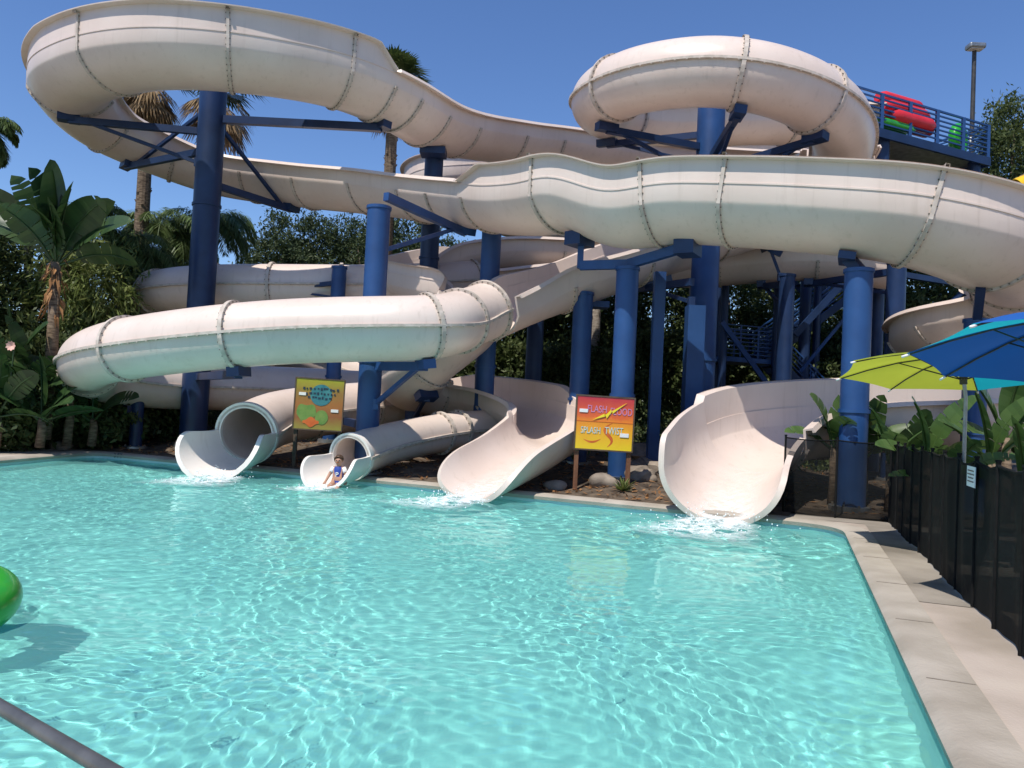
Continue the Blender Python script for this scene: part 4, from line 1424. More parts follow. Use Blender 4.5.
for i, (px, Y, yb, th, lab, lv) in enumerate([
    (22, 19.3, 425, .9, 'paddle-leaved plant with one tall upright leaf, below the giant one', [(-.3, 1.5, .8, 1.5, .55, 1.2), (-1.2, .7, .6, 1.3, .6, .6), (1.3, .65, .7, 1.5, .6, -.8), (.9, .95, .6, 1.3, .6, .6), (-1.7, .3, .6, 1.2, .5, .3), (.2, .6, .6, 1.2, .6, .3)]),
    (68, 19.8, 425, 1.1, 'paddle-leaved plant with leaves leaning over the left tube end', [(1.3, .8, .6, 1.5, .6, -.9), (.9, 1.2, .5, 1.4, .6, .7), (-1.2, .9, .5, 1.3, .6, .5), (-.4, .5, .5, 1.2, .6, .4), (.3, .9, .4, 1.2, .6, .9)]),
    (40, 18.9, 438, .5, 'paddle-leaved plant with wide low leaves at the edge of the far deck', [(-1.2, .9, .5, 1.4, .6, .8), (1.2, .9, .5, 1.4, .6, -.8), (.2, 1.35, .5, 1.4, .6, 1.1), (-.5, .6, .4, 1.2, .6, .6), (.7, .5, .4, 1.2, .6, -.6), (1.5, .4, .4, 1.2, .5, .4)]),
    (92, 20.2, 432, .5, 'paddle-leaved plant tucked under the left tube end', [(-1.2, .9, .4, 1.2, .55, .8), (1.2, .8, .4, 1.2, .55, -.8), (.2, 1.2, .4, 1.1, .55, 1.1), (-.5, .5, .4, 1.1, .55, .6)]),
    (8, 19.6, 425, 1.5, 'paddle-leaved plant with crowded leaves behind the edge plant', [(-.9, 1.1, .6, 1.4, .65, .9), (.9, 1.0, .6, 1.4, .65, -.9), (.1, 1.4, .6, 1.4, .65, 1.2), (-1.4, .5, .5, 1.2, .6, .5), (1.4, .5, .5, 1.3, .6, -.5), (.4, .6, .4, 1.2, .65, .5)]),
    (-4, 18.4, 430, .6, 'paddle-leaved plant cut by the left edge of the bank', [(.9, .8, .6, 1.2, .55, .9), (.4, 1.25, .5, 1.2, .5, -.6), (1.4, .2, .4, 1.1, .5, .4), (-.8, .9, .5, 1.2, .5, .4)]),
]):
    b = at(px, yb, Y); b.z = .35
    paddle_plant('bird_of_paradise', b, th, lv, lab, 'plant', 30 + i, group='paddle-leaved plants', trunk_r=.1)
for i, (px, Y, zt, lab, lv) in enumerate([
    (832, 14.75, 1.2, 'banana plant in front of the wide chute wall, left of the fence column', [(-.9, 1.25, .25, 1.0, .55, .9), (.3, 1.4, .3, 1.1, .62, -1.2), (.9, .9, .25, .9, .5, .7), (-1.4, .6, .25, .8, .45, .4), (0, .7, .25, .8, .45, .5)]),
    (889, 13.9, 1.0, 'banana plant with dark leaves just right of the fence column', [(-.7, 1.1, .3, 1.0, .45, .7), (.7, .9, .3, .9, .45, .8), (1.3, .5, .3, .9, .4, .4), (-.2, .6, .3, .8, .45, .3)]),
    (926, 13.0, 1.0, 'banana plant with two tall upright leaves behind the screen fence', [(-.55, 1.3, .35, 1.15, .42, 1.0), (.6, 1.25, .35, 1.15, .42, -1.0), (1.2, .7, .3, .9, .4, .6), (-1.2, .6, .3, .8, .4, .6)]),
    (948, 11.4, .85, 'banana plant with bright sunlit leaves at the umbrella pole', [(-.9, .75, .25, .8, .34, .5), (.9, .8, .25, .85, .34, -.5), (1.4, .45, .25, .8, .3, .6), (-1.4, .35, .25, .7, .3, .3), (.1, .9, .25, .7, .34, .6)]),
    (1024, 9.2, .8, 'banana plant cut by the right edge behind the screen fence', [(-.5, 1.2, .35, 1.0, .42, .9), (.5, 1.3, .35, 1.1, .45, -.8), (-1.3, .7, .3, .8, .35, .5), (1.2, .7, .3, .9, .4, .5)]),
    (990, 11.8, 1.15, 'banana plant in the shade right of the umbrella pole', [(-.7, 1.2, .3, 1.1, .42, .9), (.5, 1.3, .3, 1.1, .45, -.8), (1.2, .9, .3, 1.0, .4, .5), (-1.2, .8, .3, .9, .4, .5)]),
    (862, 15.3, 1.0, 'banana plant half hidden by the fence column', [(-1.1, .9, .3, 1.1, .5, .8), (1.0, .8, .3, 1.1, .5, -.8), (.2, 1.3, .3, 1.1, .5, 1.0), (-.4, .5, .3, .9, .5, .4)]),
    (1005, 13.2, 1.5, 'tall banana plant between the blue column and the right edge', [(-1.0, 1.0, .35, 1.2, .5, .9), (.9, 1.0, .35, 1.2, .5, -.8), (0, 1.4, .35, 1.2, .5, 1.1), (1.4, .4, .3, 1.0, .45, .5), (-1.4, .4, .3, 1.0, .45, .5)]),
    (908, 15.2, .9, 'low banana plant against the shaded slide wall, between column and umbrella', [(-1.0, .9, .3, 1.1, .5, .9), (.9, 1.0, .3, 1.1, .5, -.8), (0, 1.2, .3, 1.1, .5, 1.1), (1.4, .5, .3, 1.0, .45, .5)]),
]):
    b = at(px, 470, Y); b.z = .05
    paddle_plant('banana_plant', b, zt, lv, lab, 'plant', 50 + i, 'banana', 'banana plants behind the fence', .08)
b = at(12, 346, 18.6)
root = thing('flower', (b.x, b.y, .4), 'pale pink flower head among the dark leaves at the left edge', 'flower')
m = MB(); m.tube([(b.x, b.y, .3), (b.x + .05, b.y, b.z)], .02, 6); m.build('stem', M['paddle'], root)
m = MB()
for i in range(9):
    a = i * 2 * PI / 9; d = Vector((math.cos(a), -.5, math.sin(a))).normalized(); x = d.cross(Vector((0, -1, 0))).normalized() * .06
    m.add([b, b + d * .07 + x, b + d * .14, b + d * .07 - x], [(0, 1, 2, 3)])
m.build('petals', M['pink'], root)
# small agave and stones at the red sign
b = at(623, 489, 15.6); b.z = bank_z(b.x, b.y)
root = tag(build('agave_plant', [], [], None), None)
bpy.data.objects.remove(root)
g = MB(); rg = random.Random(3)
for i in range(34):
    a = rg.uniform(0, 6.28); e = rg.uniform(.25, 1.35); L = rg.uniform(.22, .4)
    d = Vector((math.cos(a) * math.cos(e), math.sin(a) * math.cos(e), math.sin(e))); x = d.cross(Vector((0, 0, 1))).normalized() * .022
    g.add([b - x, b + x, b + d * L * .6 + x * .9, b + d * L + Vector((0, 0, -.04)), b + d * L * .6 - x * .9], [(0, 1, 2, 3, 4)])
tag(g.build('spiky_plant', M['lime_leaf'], loc=tuple(b)), 'small spiky pale green plant at the foot of the red sign', 'plant')
def rock(px, py, Y, r, label, seed):
    c = at(px, py, Y); c.z = bank_z(c.x, c.y) + r * .25
    bm = bmesh.new(); bmesh.ops.create_icosphere(bm, subdivisions=3, radius=1)
    rg = np.random.default_rng(seed); w = rg.normal(size=(5, 3)); ph = rg.random(5) * 6
    vs = []
    for v_ in bm.verts:
        p = np.array(v_.co); k = 1 + sum(.09 * math.sin(3 * float(w[q] @ p) + ph[q]) for q in range(5))
        vs.append(c + Vector((p[0] * k * 1.25, p[1] * k, p[2] * k * .7)) * r)
    fs = [[v_.index for v_ in f_.verts] for f_ in bm.faces]; bm.free()
    tag(build('rock', vs, fs, M['rock'], None, True, 30, loc=tuple(c)), label, 'rock', 'rocks on the planted bank')
rock(603, 484, 16.2, .26, 'brown boulder behind the red sign posts', 1)
rock(640, 470, 17.0, .3, 'grey boulder right of the yoke column foot', 2)
rock(645, 452, 18.2, .4, 'larger pale boulder on the bank left of the wide chute', 3)
rock(400, 452, 19.6, .3, 'dark boulder behind the small tube mouth', 4)
rock(60, 433, 20.6, .25, 'small stone on the bank at the left', 5)
rock(650, 432, 19.8, .45, 'boulder uppermost on the bank beside the thin post', 6)
rock(555, 470, 16.2, .2, 'small stone left of the red sign', 7)
# leaf litter and low ground plants of the bank
rg = np.random.default_rng(8)
n = 5200
s_ = rg.uniform(-1.6, 24, n); e_ = .5 + 9 * rg.random(n) ** 1.5
P0 = np.array([A_.x, A_.y]) + np.outer(s_, [-.9096, .4155]) + np.outer(e_, [.4155, .9096])
keep = ~((s_ < 1.2) & (e_ < 1.1)); P0 = P0[keep]
Zb = np.array([bank_z(x, y) for x, y in P0]) + .02
V, Fq = quads_mesh(np.column_stack([P0, Zb + .02]), rg.normal(size=(len(P0), 3)) * [1, 1, .25], rg.normal(size=(len(P0), 3)) * .3 + [0, 0, 1], .05 + .16 * rg.random(len(P0)), .02 + .05 * rg.random(len(P0)))
tag(build('leaf_litter', V, Fq, M['dry_leaf']), kind='stuff')
cl = rg.normal(size=(60, 2)) * .1
C2 = []
for i in range(150):
    s0, e0 = rg.uniform(.5, 24), rg.uniform(4.2, 13)
    q = np.array([A_.x, A_.y]) + s0 * np.array([-.9096, .4155]) + e0 * np.array([.4155, .9096])
    k = 60
    C2.append(np.column_stack([q + rg.normal(size=(k, 2)) * .32, bank_z(*q) + .08 + .55 * rg.random(k)]))
C2 = np.concatenate(C2)
V, Fq = quads_mesh(C2, rg.normal(size=C2.shape) + [0, 0, .7], rg.normal(size=C2.shape) + [0, -.3, .6], .14 + .2 * rg.random(len(C2)), .05 + .07 * rg.random(len(C2)))
tag(build('ground_cover', V, Fq, M['olive']), kind='stuff')

# a belt of woods far behind, one mass
rg = np.random.default_rng(77)
n = 60000
X = rg.uniform(-34, 46, n); Yw = rg.uniform(50, 58, n)
Hh = 5.2 + 1.6 * np.sin(X * .55) + 1.1 * np.sin(X * 1.31 + 2) + .6 * np.sin(X * 2.7)
Zw = Hh * rg.random(n) ** .8
V, Fq = quads_mesh(np.column_stack([X, Yw, Zw]), rg.normal(size=(n, 3)), rg.normal(size=(n, 3)) + [0, -.5, .6], .35 + .35 * rg.random(n), .2 + .2 * rg.random(n))
tag(build('woods', V, Fq, M['olive']), kind='stuff')
# hedges under the trees
for i, (px, Y, w, top, bot, lab) in enumerate([
    (545, 30, 1.9, 345, 402, 'low dark hedge on the bank behind the middle chute'),
    (640, 30.5, 1.9, 335, 402, 'low dark hedge behind the yoke column and thin post'),
    (730, 32, 2.0, 350, 405, 'low dark hedge under the stair landing'),
    (820, 31, 2.0, 335, 408, 'low dark hedge left of the fence column'),
    (905, 28, 2.0, 340, 420, 'low dark hedge right of the fence column'),
    (455, 30, 1.9, 345, 402, 'low dark hedge behind the end of the front tube')]):
    t = at(px, top, Y); b = at(px, bot, Y)
    V, Fq = crown(200 + i, (t.x, Y, (t.z + b.z) / 2 - .2), (w * 1.25, 1.2, (t.z - b.z) / 2 + .4), 220, 60, (.2, .1), .4, 'round', 0, .2)
    tag(build('hedge', V, Fq, M['olive'], loc=(t.x, Y, .6)), lab, 'hedge', 'hedges on the bank')

# ------------------------------------------------------------------ mesh fence
def mesh_fence(name, pts, h, mats, label, step, sag=.05, zb=.02):
    root = thing(name, (pts[0].x, pts[0].y, 0), label, 'fence')
    total = sum((pts[i + 1] - pts[i]).length for i in range(len(pts) - 1))
    posts = []
    for i in range(len(pts) - 1):
        d = pts[i + 1] - pts[i]; k = max(1, int(round(d.length / step)))
        for j in range(k + (1 if i == len(pts) - 2 else 0)):
            posts.append(pts[i] + d * (j / k))
    rg = random.Random(4)
    for q in posts:
        m = MB(); m.tube([(q.x, q.y, 0), (q.x, q.y, h + .03)], .019, 10); m.tube([(q.x, q.y, h + .03), (q.x, q.y, h + .05)], .024, 10); m.build('fence_post', M['black'], root, True, 40)
    for a, b in zip(posts[:-1], posts[1:]):
        d = b - a; nrm = Vector((-d.y, d.x)).normalized()
        nu, nv = 14, 8
        amp = rg.uniform(-.035, .035); sg = rg.uniform(.02, sag)
        vs, fs = [], []
        for j in range(nv + 1):
            for i in range(nu + 1):
                t = i / nu; z = zb + (h - zb) * j / nv
                z -= sg * math.sin(PI * t) * (j / nv) ** 3
                off = amp * math.sin(PI * t) + .012 * math.sin(9 * t + 3 * j / nv + amp * 90) * math.sin(PI * t)
                p_ = a + d * t + nrm * off
                vs.append((p_.x, p_.y, z))
        for j in range(nv):
            for i in range(nu):
                q = j * (nu + 1) + i
                fs.append((q, q + 1, q + nu + 2, q + nu + 1))
        build('mesh_panel', vs, fs, mats, root, True)
        m = MB()
        top = [Vector(vs[nv * (nu + 1) + i]) for i in range(nu + 1)]
        m.tube(top, .013, 6); m.build('top_hem', M['black'], root, True)
    return root
def g2(px, py):
    t = at(px, py, 10); d = t - CAM; k_ = -CAM.z / d.z
    q = CAM + d * k_
    return Vector((q.x, q.y))
fc = g2(889, 523)
mesh_fence('mesh_fence', [g2(783, 514), fc], 1.36, M['mesh'], 'see-through black mesh fence run between the wide chute and the corner', .9)
fn = g2(1024, 660)
fdir = (fn - fc).normalized()
mesh_fence('mesh_fence', [fc + fdir * .06, fc + fdir * 12.0], 1.36, M['mesh_dense'], 'long near-opaque black mesh fence along the right pool deck', .8)
# small white notice on the fence
tpar = (at(982, 478, 7.6).x)
def fence_pt(Y):
    t = (Y - fc.y) / fdir.y
    return fc + fdir * t
q = fence_pt(7.3)
nrm2 = Vector((fdir.y, -fdir.x)); nrm2 = nrm2 if nrm2.x < 0 else -nrm2
Mf = Matrix(((fdir.x, fdir.y, 0), (nrm2.x, nrm2.y, 0), (0, 0, 1))).transposed()
zc = at(978, 477, 7.3).z
cc = Vector((q.x, q.y, zc)) + Vector((nrm2.x, nrm2.y, 0)) * .045
root = thing('notice_sign', cc, 'small white notice plate hung on the black fence', 'sign')
m = MB(); m.box(cc, (.34, .008, .19), Mf); m.build('plate', M['white'], root)
for i, (dz, w) in enumerate(((.055, .25), (.022, .27), (-.011, .22), (-.045, .25))):
    m = MB(); m.box(cc + Vector((nrm2.x, nrm2.y, 0)) * .006 + Vector((0, 0, dz)), (w, .003, .011), Mf); m.build('text_line', M['dark_metal'], root)

# ------------------------------------------------------------------ umbrellas
def umbrella(c, r, label, cols, tilt_dir, tilt, pole_xy, rot=0, rise=.46, n=8):
    """c: hub of the canopy (top of the pole)"""
    c = Vector(c)
    root = thing('umbrella', (pole_xy[0], pole_xy[1], 0), label, 'umbrella', 'patio umbrellas behind the fence')
    ax = Vector((-tilt_dir[1], tilt_dir[0], 0)).normalized()
    Rm = Matrix.Rotation(tilt, 3, ax)
    m = MB(); m.tube([(pole_xy[0], pole_xy[1], .02), (pole_xy[0], pole_xy[1], c.z - .35), c], .024, 14); m.build('pole', M['grey_metal'], root, True, 40)
    m = MB(); m.tube([(pole_xy[0], pole_xy[1], .0), (pole_xy[0], pole_xy[1], .07), (pole_xy[0], pole_xy[1], .1)], [.26, .26, .06], 24); m.build('base', M['dark_metal'], root, True, 30)
    tipp = lambda a, k=1.0: c + Rm @ Vector((math.cos(a) * r * k, math.sin(a) * r * k, rise * (1 - k) - (0.0)))
    apex = c + Rm @ Vector((0, 0, rise))
    def surf(a, t):
        # between two ribs the cloth sags a little inward along the edge
        i = math.floor((a - rot) / (2 * PI / n)); a0 = rot + i * 2 * PI / n; a1 = a0 + 2 * PI / n
        f_ = (a - a0) / (a1 - a0)
        p0 = apex.lerp(tipp(a0), t); p1 = apex.lerp(tipp(a1), t)
        p_ = p0.lerp(p1, f_)
        bul = math.sin(PI * t) * .045 * r
        return p_ + Rm @ Vector((0, 0, bul * (1 - .6 * math.sin(PI * f_)))) + (c - p_) * .035 * math.sin(PI * f_) * t ** 3
    for i in range(n):
        vs, fs = [], []
        nu, nt = 6, 8
        for j in range(nt + 1):
            for k_ in range(nu + 1):
                vs.append(surf(rot + (i + min(max(k_ / nu, 1e-6), 1 - 1e-6)) * 2 * PI / n, j / nt))
        for j in range(nt):
            for k_ in range(nu):
                q_ = j * (nu + 1) + k_
                fs.append((q_, q_ + 1, q_ + nu + 2, q_ + nu + 1))
        build('canopy_panel', vs, fs, M[cols[i % len(cols)]], root, True)
        a = rot + i * 2 * PI / n
        pts = [surf(a + 1e-5, t_) - Rm @ Vector((0, 0, .022)) for t_ in (0.02, .25, .5, .75, .98)]
        m = MB(); m.tube(pts, .0095, 6); rib = m.build('rib', M['dark_metal'], root, True)
        m = MB(); m.tube([pts[-1], pts[-1] + (pts[-1] - pts[-2]).normalized() * .07], .012, 8); m.build('rib_tip', M['white'], rib, True)
        m = MB(); m.tube([c + Rm @ Vector((0, 0, -.12)), pts[2]], .008, 6); m.build('strut', M['dark_metal'], rib, True)
    m = MB(); m.tube([c + Rm @ Vector((0, 0, -.17)), c + Rm @ Vector((0, 0, -.06))], .045, 14); m.build('runner', M['dark_metal'], root, True, 40)
    m = MB(); m.tube([apex - Vector((0, 0, .03)), apex + Vector((0, 0, .05)), apex + Vector((0, 0, .09))], [.03, .028, .01], 12); m.build('finial', M['dark_metal'], root, True)
    return root
pl = at(965, 420, 9.9); hub = at(963, 371, 9.9)
umbrella(hub, 1.5, 'lime and teal patio umbrella tilted toward the pool, on a grey pole behind the fence', ['cloth_teal', 'cloth_lime', 'cloth_lime', 'cloth_lime', 'cloth_lime', 'cloth_lime', 'cloth_lime', 'cloth_teal'], (.1, 1), R(8), (pl.x, pl.y), rot=R(8), rise=.22)
hb = at(1088, 352, 6.6)
umbrella(hb, 1.38, 'blue and teal patio umbrella nearest the camera, cut by the right edge', ['cloth_blue', 'cloth_blue', 'cloth_blue', 'cloth_teal', 'cloth_blue', 'cloth_blue', 'cloth_blue', 'cloth_blue'], (.25, 1), R(9), (hb.x, hb.y), rot=R(22), rise=.34)

# ------------------------------------------------------------------ signs
def text_obj(body, size, mat, parent, origin_, Mx, extrude=.003, name='lettering', align='CENTER', sx=1.0, shear=0):
    cu = bpy.data.curves.new(name, 'FONT')
    cu.body = body; cu.size = size; cu.extrude = extrude; cu.align_x = align; cu.align_y = 'CENTER'; cu.shear = shear
    cu.resolution_u = 3
    tmp = bpy.data.objects.new('tmp', cu); COL.objects.link(tmp)
    dg = bpy.context.evaluated_depsgraph_get()
    me = bpy.data.meshes.new_from_object(tmp.evaluated_get(dg))
    bpy.data.objects.remove(tmp)
    vs = [Vector(origin_) + Mx @ Vector((v_.co.x * sx, v_.co.y, v_.co.z)) for v_ in me.vertices]
    fs = [list(p_.vertices) for p_ in me.polygons]
    bpy.data.meshes.remove(me)
    return build(name, vs, fs, M[mat], parent)
def ramp_board(name, stops, axis=2, span=1.1):
    m, nt, bs = new_mat(name)
    tc = nt.nodes.new('ShaderNodeTexCoord')
    sp = nt.nodes.new('ShaderNodeSeparateXYZ'); nt.links.new(tc.outputs['Generated'], sp.inputs[0])
    n = nt.nodes.new('ShaderNodeTexNoise'); n.inputs['Scale'].default_value = 4; nt.links.new(tc.outputs['Object'], n.inputs['Vector'])
    ad = nt.nodes.new('ShaderNodeMath'); ad.operation = 'MULTIPLY_ADD'; ad.inputs[1].default_value = .16
    nt.links.new(n.outputs['Fac'], ad.inputs[0]); nt.links.new(sp.outputs[axis], ad.inputs[2])
    sb = nt.nodes.new('ShaderNodeMath'); sb.operation = 'SUBTRACT'; sb.inputs[1].default_value = .08; nt.links.new(ad.outputs[0], sb.inputs[0])
    cr = nt.nodes.new('ShaderNodeValToRGB')
    els = cr.color_ramp.elements
    for i, (p_, c_) in enumerate(stops):
        e = els[0] if i == 0 else (els[1] if i == len(stops) - 1 else els.new(p_))
        if i == len(stops) - 1: e = els[len(els) - 1]
        e.position = p_; e.color = (*c_, 1)
    nt.links.new(sb.outputs[0], cr.inputs[0]); nt.links.new(cr.outputs[0], bs.inputs['Base Color'])
    bs.inputs['Roughness'].default_value = .45
    return m
M['board_warm'] = ramp_board('warm_sign_paint', [(0, (.80, .58, .02)), (.30, (.82, .40, .02)), (.52, (.80, .26, .02)), (.62, (.72, .13, .03)), (1, (.50, .03, .05))])
M['board_tiki'] = ramp_board('green_sign_paint', [(0, (.30, .27, .04)), (.25, (.28, .10, .03)), (.5, (.36, .14, .03)), (.72, (.30, .17, .04)), (1, (.36, .36, .03))])
M['letter_purple'] = noise_mat('lilac_letters', (.50, .18, .36), (.62, .30, .46), 12, .5)
M['letter_pale'] = noise_mat('pale_letters', (.42, .58, .55), (.62, .70, .58), 14, .5)
M['letter_dark'] = noise_mat('navy_letters', (.015, .03, .06), (.03, .05, .08), 12, .5)
M['bolt_yellow'] = noise_mat('bolt_yellow', (.85, .62, .02), (.9, .72, .05), 4, .5)
M['swirl_red'] = noise_mat('swirl_red', (.55, .10, .02), (.66, .16, .03), 4, .5)
M['teal_paint'] = noise_mat('teal_paint', (.03, .16, .20), (.06, .24, .26), 7, .5)
M['green_paint'] = noise_mat('green_paint', (.12, .24, .05), (.20, .30, .07), 7, .5)
M['board_back'] = noise_mat('sign_board_back', (.07, .05, .035), (.12, .08, .05), 5, .7)

def sign(px, py, Y, w, h, yaw, label, cat, board, roll=0, top_stub=False, post='wood'):
    c = at(px, py, Y)
    Mx0 = Matrix.Rotation(yaw, 3, 'Z') @ Matrix.Rotation(R(90), 3, 'X') @ Matrix.Rotation(roll, 3, 'Z')   # local x right, y up, z toward viewer
    gz = bank_z(c.x, c.y)
    root = thing('park_sign', (c.x, c.y, gz), label, cat, 'painted slide signs')
    PT = lambda x, y, z: c + Mx0 @ Vector((x, y, z))
    m = MB(); m.box(c, (w, h, .03), Mx0); m.build('board', M[board], root)
    m = MB()
    for (x, y, sx, sy) in ((0, h / 2 + .012, w + .05, .03), (0, -h / 2 - .012, w + .05, .03), (-w / 2 - .012, 0, .03, h), (w / 2 + .012, 0, .03, h)):
        m.box(PT(x, y, 0), (sx, sy, .05), Mx0)
    m.build('frame', M['board_back'], root)
    for sx in (-1, 1):
        b_ = PT(sx * w * .46, 0, -.07)
        m = MB(); m.box((b_.x, b_.y, (c.z + h * .52 + gz - .25) / 2), (.085, .085, c.z + h * .52 - gz + .25)); m.build('post', M[post], root)
    return root, PT, Mx0
Y_s = 16.0
w_, h_ = 57.5 / 780 * Y_s, 52.5 / 780 * Y_s
root, PT, Mx0 = sign(604.5, 423.5, Y_s, w_, h_, R(4), 'red to yellow sign on two brown posts beside the middle chute', 'sign', 'board_warm', R(-1))
m = MB(); m.box(PT(0, .03, .017), (w_ - .01, .012, .006), Mx0); m.build('seam_strip', M['swirl_red'], root)
text_obj('FLASH', .21, 'letter_purple', root, PT(-.17, .28, .020), Mx0, sx=.70)
text_obj('FLOOD', .21, 'letter_purple', root, PT(.33, .25, .020), Mx0, sx=.66)
# lightning bolt between the words
def flat(pts, z, name, mat):
    n_ = len(pts)
    vs = [PT(x, y, z) for x, y in pts] + [PT(x, y, z + .006) for x, y in pts]
    fs = [tuple(range(n_ - 1, -1, -1)), tuple(range(n_, 2 * n_))] + [(i, (i + 1) % n_, n_ + (i + 1) % n_, n_ + i) for i in range(n_)]
    return build(name, vs, fs, M[mat], root)
flat([(-.26, .06), (-.02, .20), (-.01, .14), (.12, .30), (.12, .25), (.44, .45), (.15, .21), (.14, .26), (.03, .10), (.02, .15)], .026, 'lightning_bolt', 'bolt_yellow')
text_obj('SPLASH', .19, 'letter_pale', root, PT(-.28, -.16, .022), Mx0, sx=.66)
text_obj('TWIST', .21, 'letter_pale', root, PT(.20, -.15, .022), Mx0, sx=.62)
def swirl(pts, w0, name, mat, z=.017):
    L_, R2 = [], []
    for i, (x, y) in enumerate(pts):
        x0, y0 = pts[max(i - 1, 0)]; x1, y1 = pts[min(i + 1, len(pts) - 1)]
        l_ = math.hypot(x1 - x0, y1 - y0); t = i / (len(pts) - 1)
        wv = w0 * math.sin(PI * (t * .94 + .03))
        L_.append((x - (y1 - y0) / l_ * wv, y + (x1 - x0) / l_ * wv)); R2.append((x + (y1 - y0) / l_ * wv, y - (x1 - x0) / l_ * wv))
    vs = [PT(x, y, z) for x, y in L_] + [PT(x, y, z) for x, y in R2]
    n_ = len(pts)
    build(name, vs, [(i, i + 1, n_ + i + 1, n_ + i) for i in range(n_ - 1)], M[mat], root)
swirl([(.17 - .27 * t - .10 * math.sin(2 * PI * t) + .18 * t * t, .02 - .50 * t) for t in [i / 16 for i in range(17)]], .035, 'painted_swirl', 'swirl_red')
swirl([(-.42 + .36 * t, -.34 - .06 * math.sin(PI * t) + .02 * t) for t in [i / 10 for i in range(11)]], .022, 'painted_swirl', 'swirl_red')
for (x, y, w2, h2) in ((-w_ / 2 + .14, .24, .17, .07), (w_ / 2 - .17, -.22, .18, .08)):
    m = MB(); m.box(PT(x, y, .024), (w2, h2, .012), Mx0); m.build('arrow_plate', M['white'], root)

Y_s = 18.3
w_, h_ = 47 / 780 * Y_s, 50 / 780 * Y_s
root, PT, Mx0 = sign(319, 404.5, Y_s, w_, h_, R(6), 'shaded green and orange sign with a blue globe between the two tube mouths', 'sign', 'board_tiki', R(-1), post='board_back')
disc = [(.04 + .25 * math.cos(a), .22 + .25 * math.sin(a)) for a in [2 * PI * i / 28 for i in range(28)]]
flat(disc, .016, 'painted_globe', 'teal_paint')
rg = random.Random(12)
m = MB()
for r_, y in enumerate((.36, .25, .15)):
    x = -.36 + .06 * r_
    while x < .44 - .05 * r_:
        w2 = rg.uniform(.035, .065)
        m.box(PT(x, y + rg.uniform(-.015, .015), .026), (w2, rg.uniform(.03, .07), .006), Mx0)
        x += w2 + rg.uniform(.015, .05)
m.build('lettering', M['letter_dark'], root)
flat([(-.50 + .36 * (.5 + .5 * math.cos(a)) * 1.25, -.20 + .22 * math.sin(a) * (1 + .25 * math.sin(3 * a))) for a in [2 * PI * i / 24 for i in range(24)]], .016, 'painted_leaf', 'green_paint')
flat([(.08 + .15 * math.cos(a), -.30 + .17 * math.sin(a)) for a in [2 * PI * i / 20 for i in range(20)]], .018, 'painted_fruit', 'green_paint')
flat([(-.16 + .19 * math.cos(a), -.42 + .09 * math.sin(a) * (1 + .4 * math.cos(4 * a))) for a in [2 * PI * i / 24 for i in range(24)]], .02, 'painted_shell', 'swirl_red')
for (x, y, w2, h2) in ((-w_ / 2 + .16, .23, .16, .07), (w_ / 2 - .18, -.13, .17, .07)):
    m = MB(); m.box(PT(x, y, .024), (w2, h2, .012), Mx0); m.build('arrow_plate', M['white'], root)

# ------------------------------------------------------------------ things at the pool
# green inner tube afloat, cut by the left edge
fq = at(24, 594, 5.72); fx = fq.x - .73
rt = thing('inner_tube', (fx, 5.72, WATER_Z), 'bright green inner tube afloat at the left edge of the pool', 'inner tube')
torus((fx, 5.72, .03), .45, .17, 'green_vinyl', rt, 'tube', (.05, -.12, 1), 56, 22)
m = MB(); m.tube([(fx + .45, 5.69, .2), (fx + .45, 5.69, .225)], .018, 10); m.build('valve', M['white'], rt, True, 40)
# handrail in the near left corner
p0 = at(-22, 694, 2.02); p1 = at(132, 784, 1.55)
dr = (p1 - p0).normalized()
pa0, pb0 = p0 - dr * .9, p1 + dr * .25
rt = thing('handrail', (pb0.x, pb0.y, 0), 'grey steel pool handrail crossing the near left corner', 'handrail')
def bend(a, b, c_, n_=7): return [a * (1 - t) ** 2 + b * 2 * t * (1 - t) + c_ * t * t for t in [i / n_ for i in range(n_ + 1)]]
dn = Vector((0, 0, -1))
pts = [pa0 + dn * (pa0.z + .5), pa0 + dn * .15] + bend(pa0 + dn * .15, pa0, pa0 + dr * .15) + bend(pb0 - dr * .15, pb0, pb0 + dn * .15) + [pb0 + dn * (pb0.z - .02)]
m = MB(); m.tube(pts, .017, 16); m.build('rail', M['steel'], rt, True, 50)
m = MB(); m.tube([(pb0.x, pb0.y, .02), (pb0.x, pb0.y, .05)], .05, 16); m.build('escutcheon', M['grey_metal'], rt, True, 40)
# depth mark on the far waterline
fd = (B_ - A_).normalized()
e_n = Vector((-fd.y, fd.x)); e_n = e_n if e_n.y < 0 else -e_n
q = at(86, 463, 19.55)
tt = (Vector((q.x, q.y)) - A_).dot(fd)
qq = A_ + fd * min(tt, (B_ - A_).length - 1.0)
Md = Matrix(((-fd.x, -fd.y, 0), (0, 0, 1), (e_n.x, e_n.y, 0))).transposed()
o = text_obj('3 FT', .17, 'letter_dark', None, (qq.x + e_n.x * .056, qq.y + e_n.y * .056, -.035), Md, .002, 'depth_mark')
tag(o, 'dark depth mark reading 3 FT on the far left pool edge', 'marking')

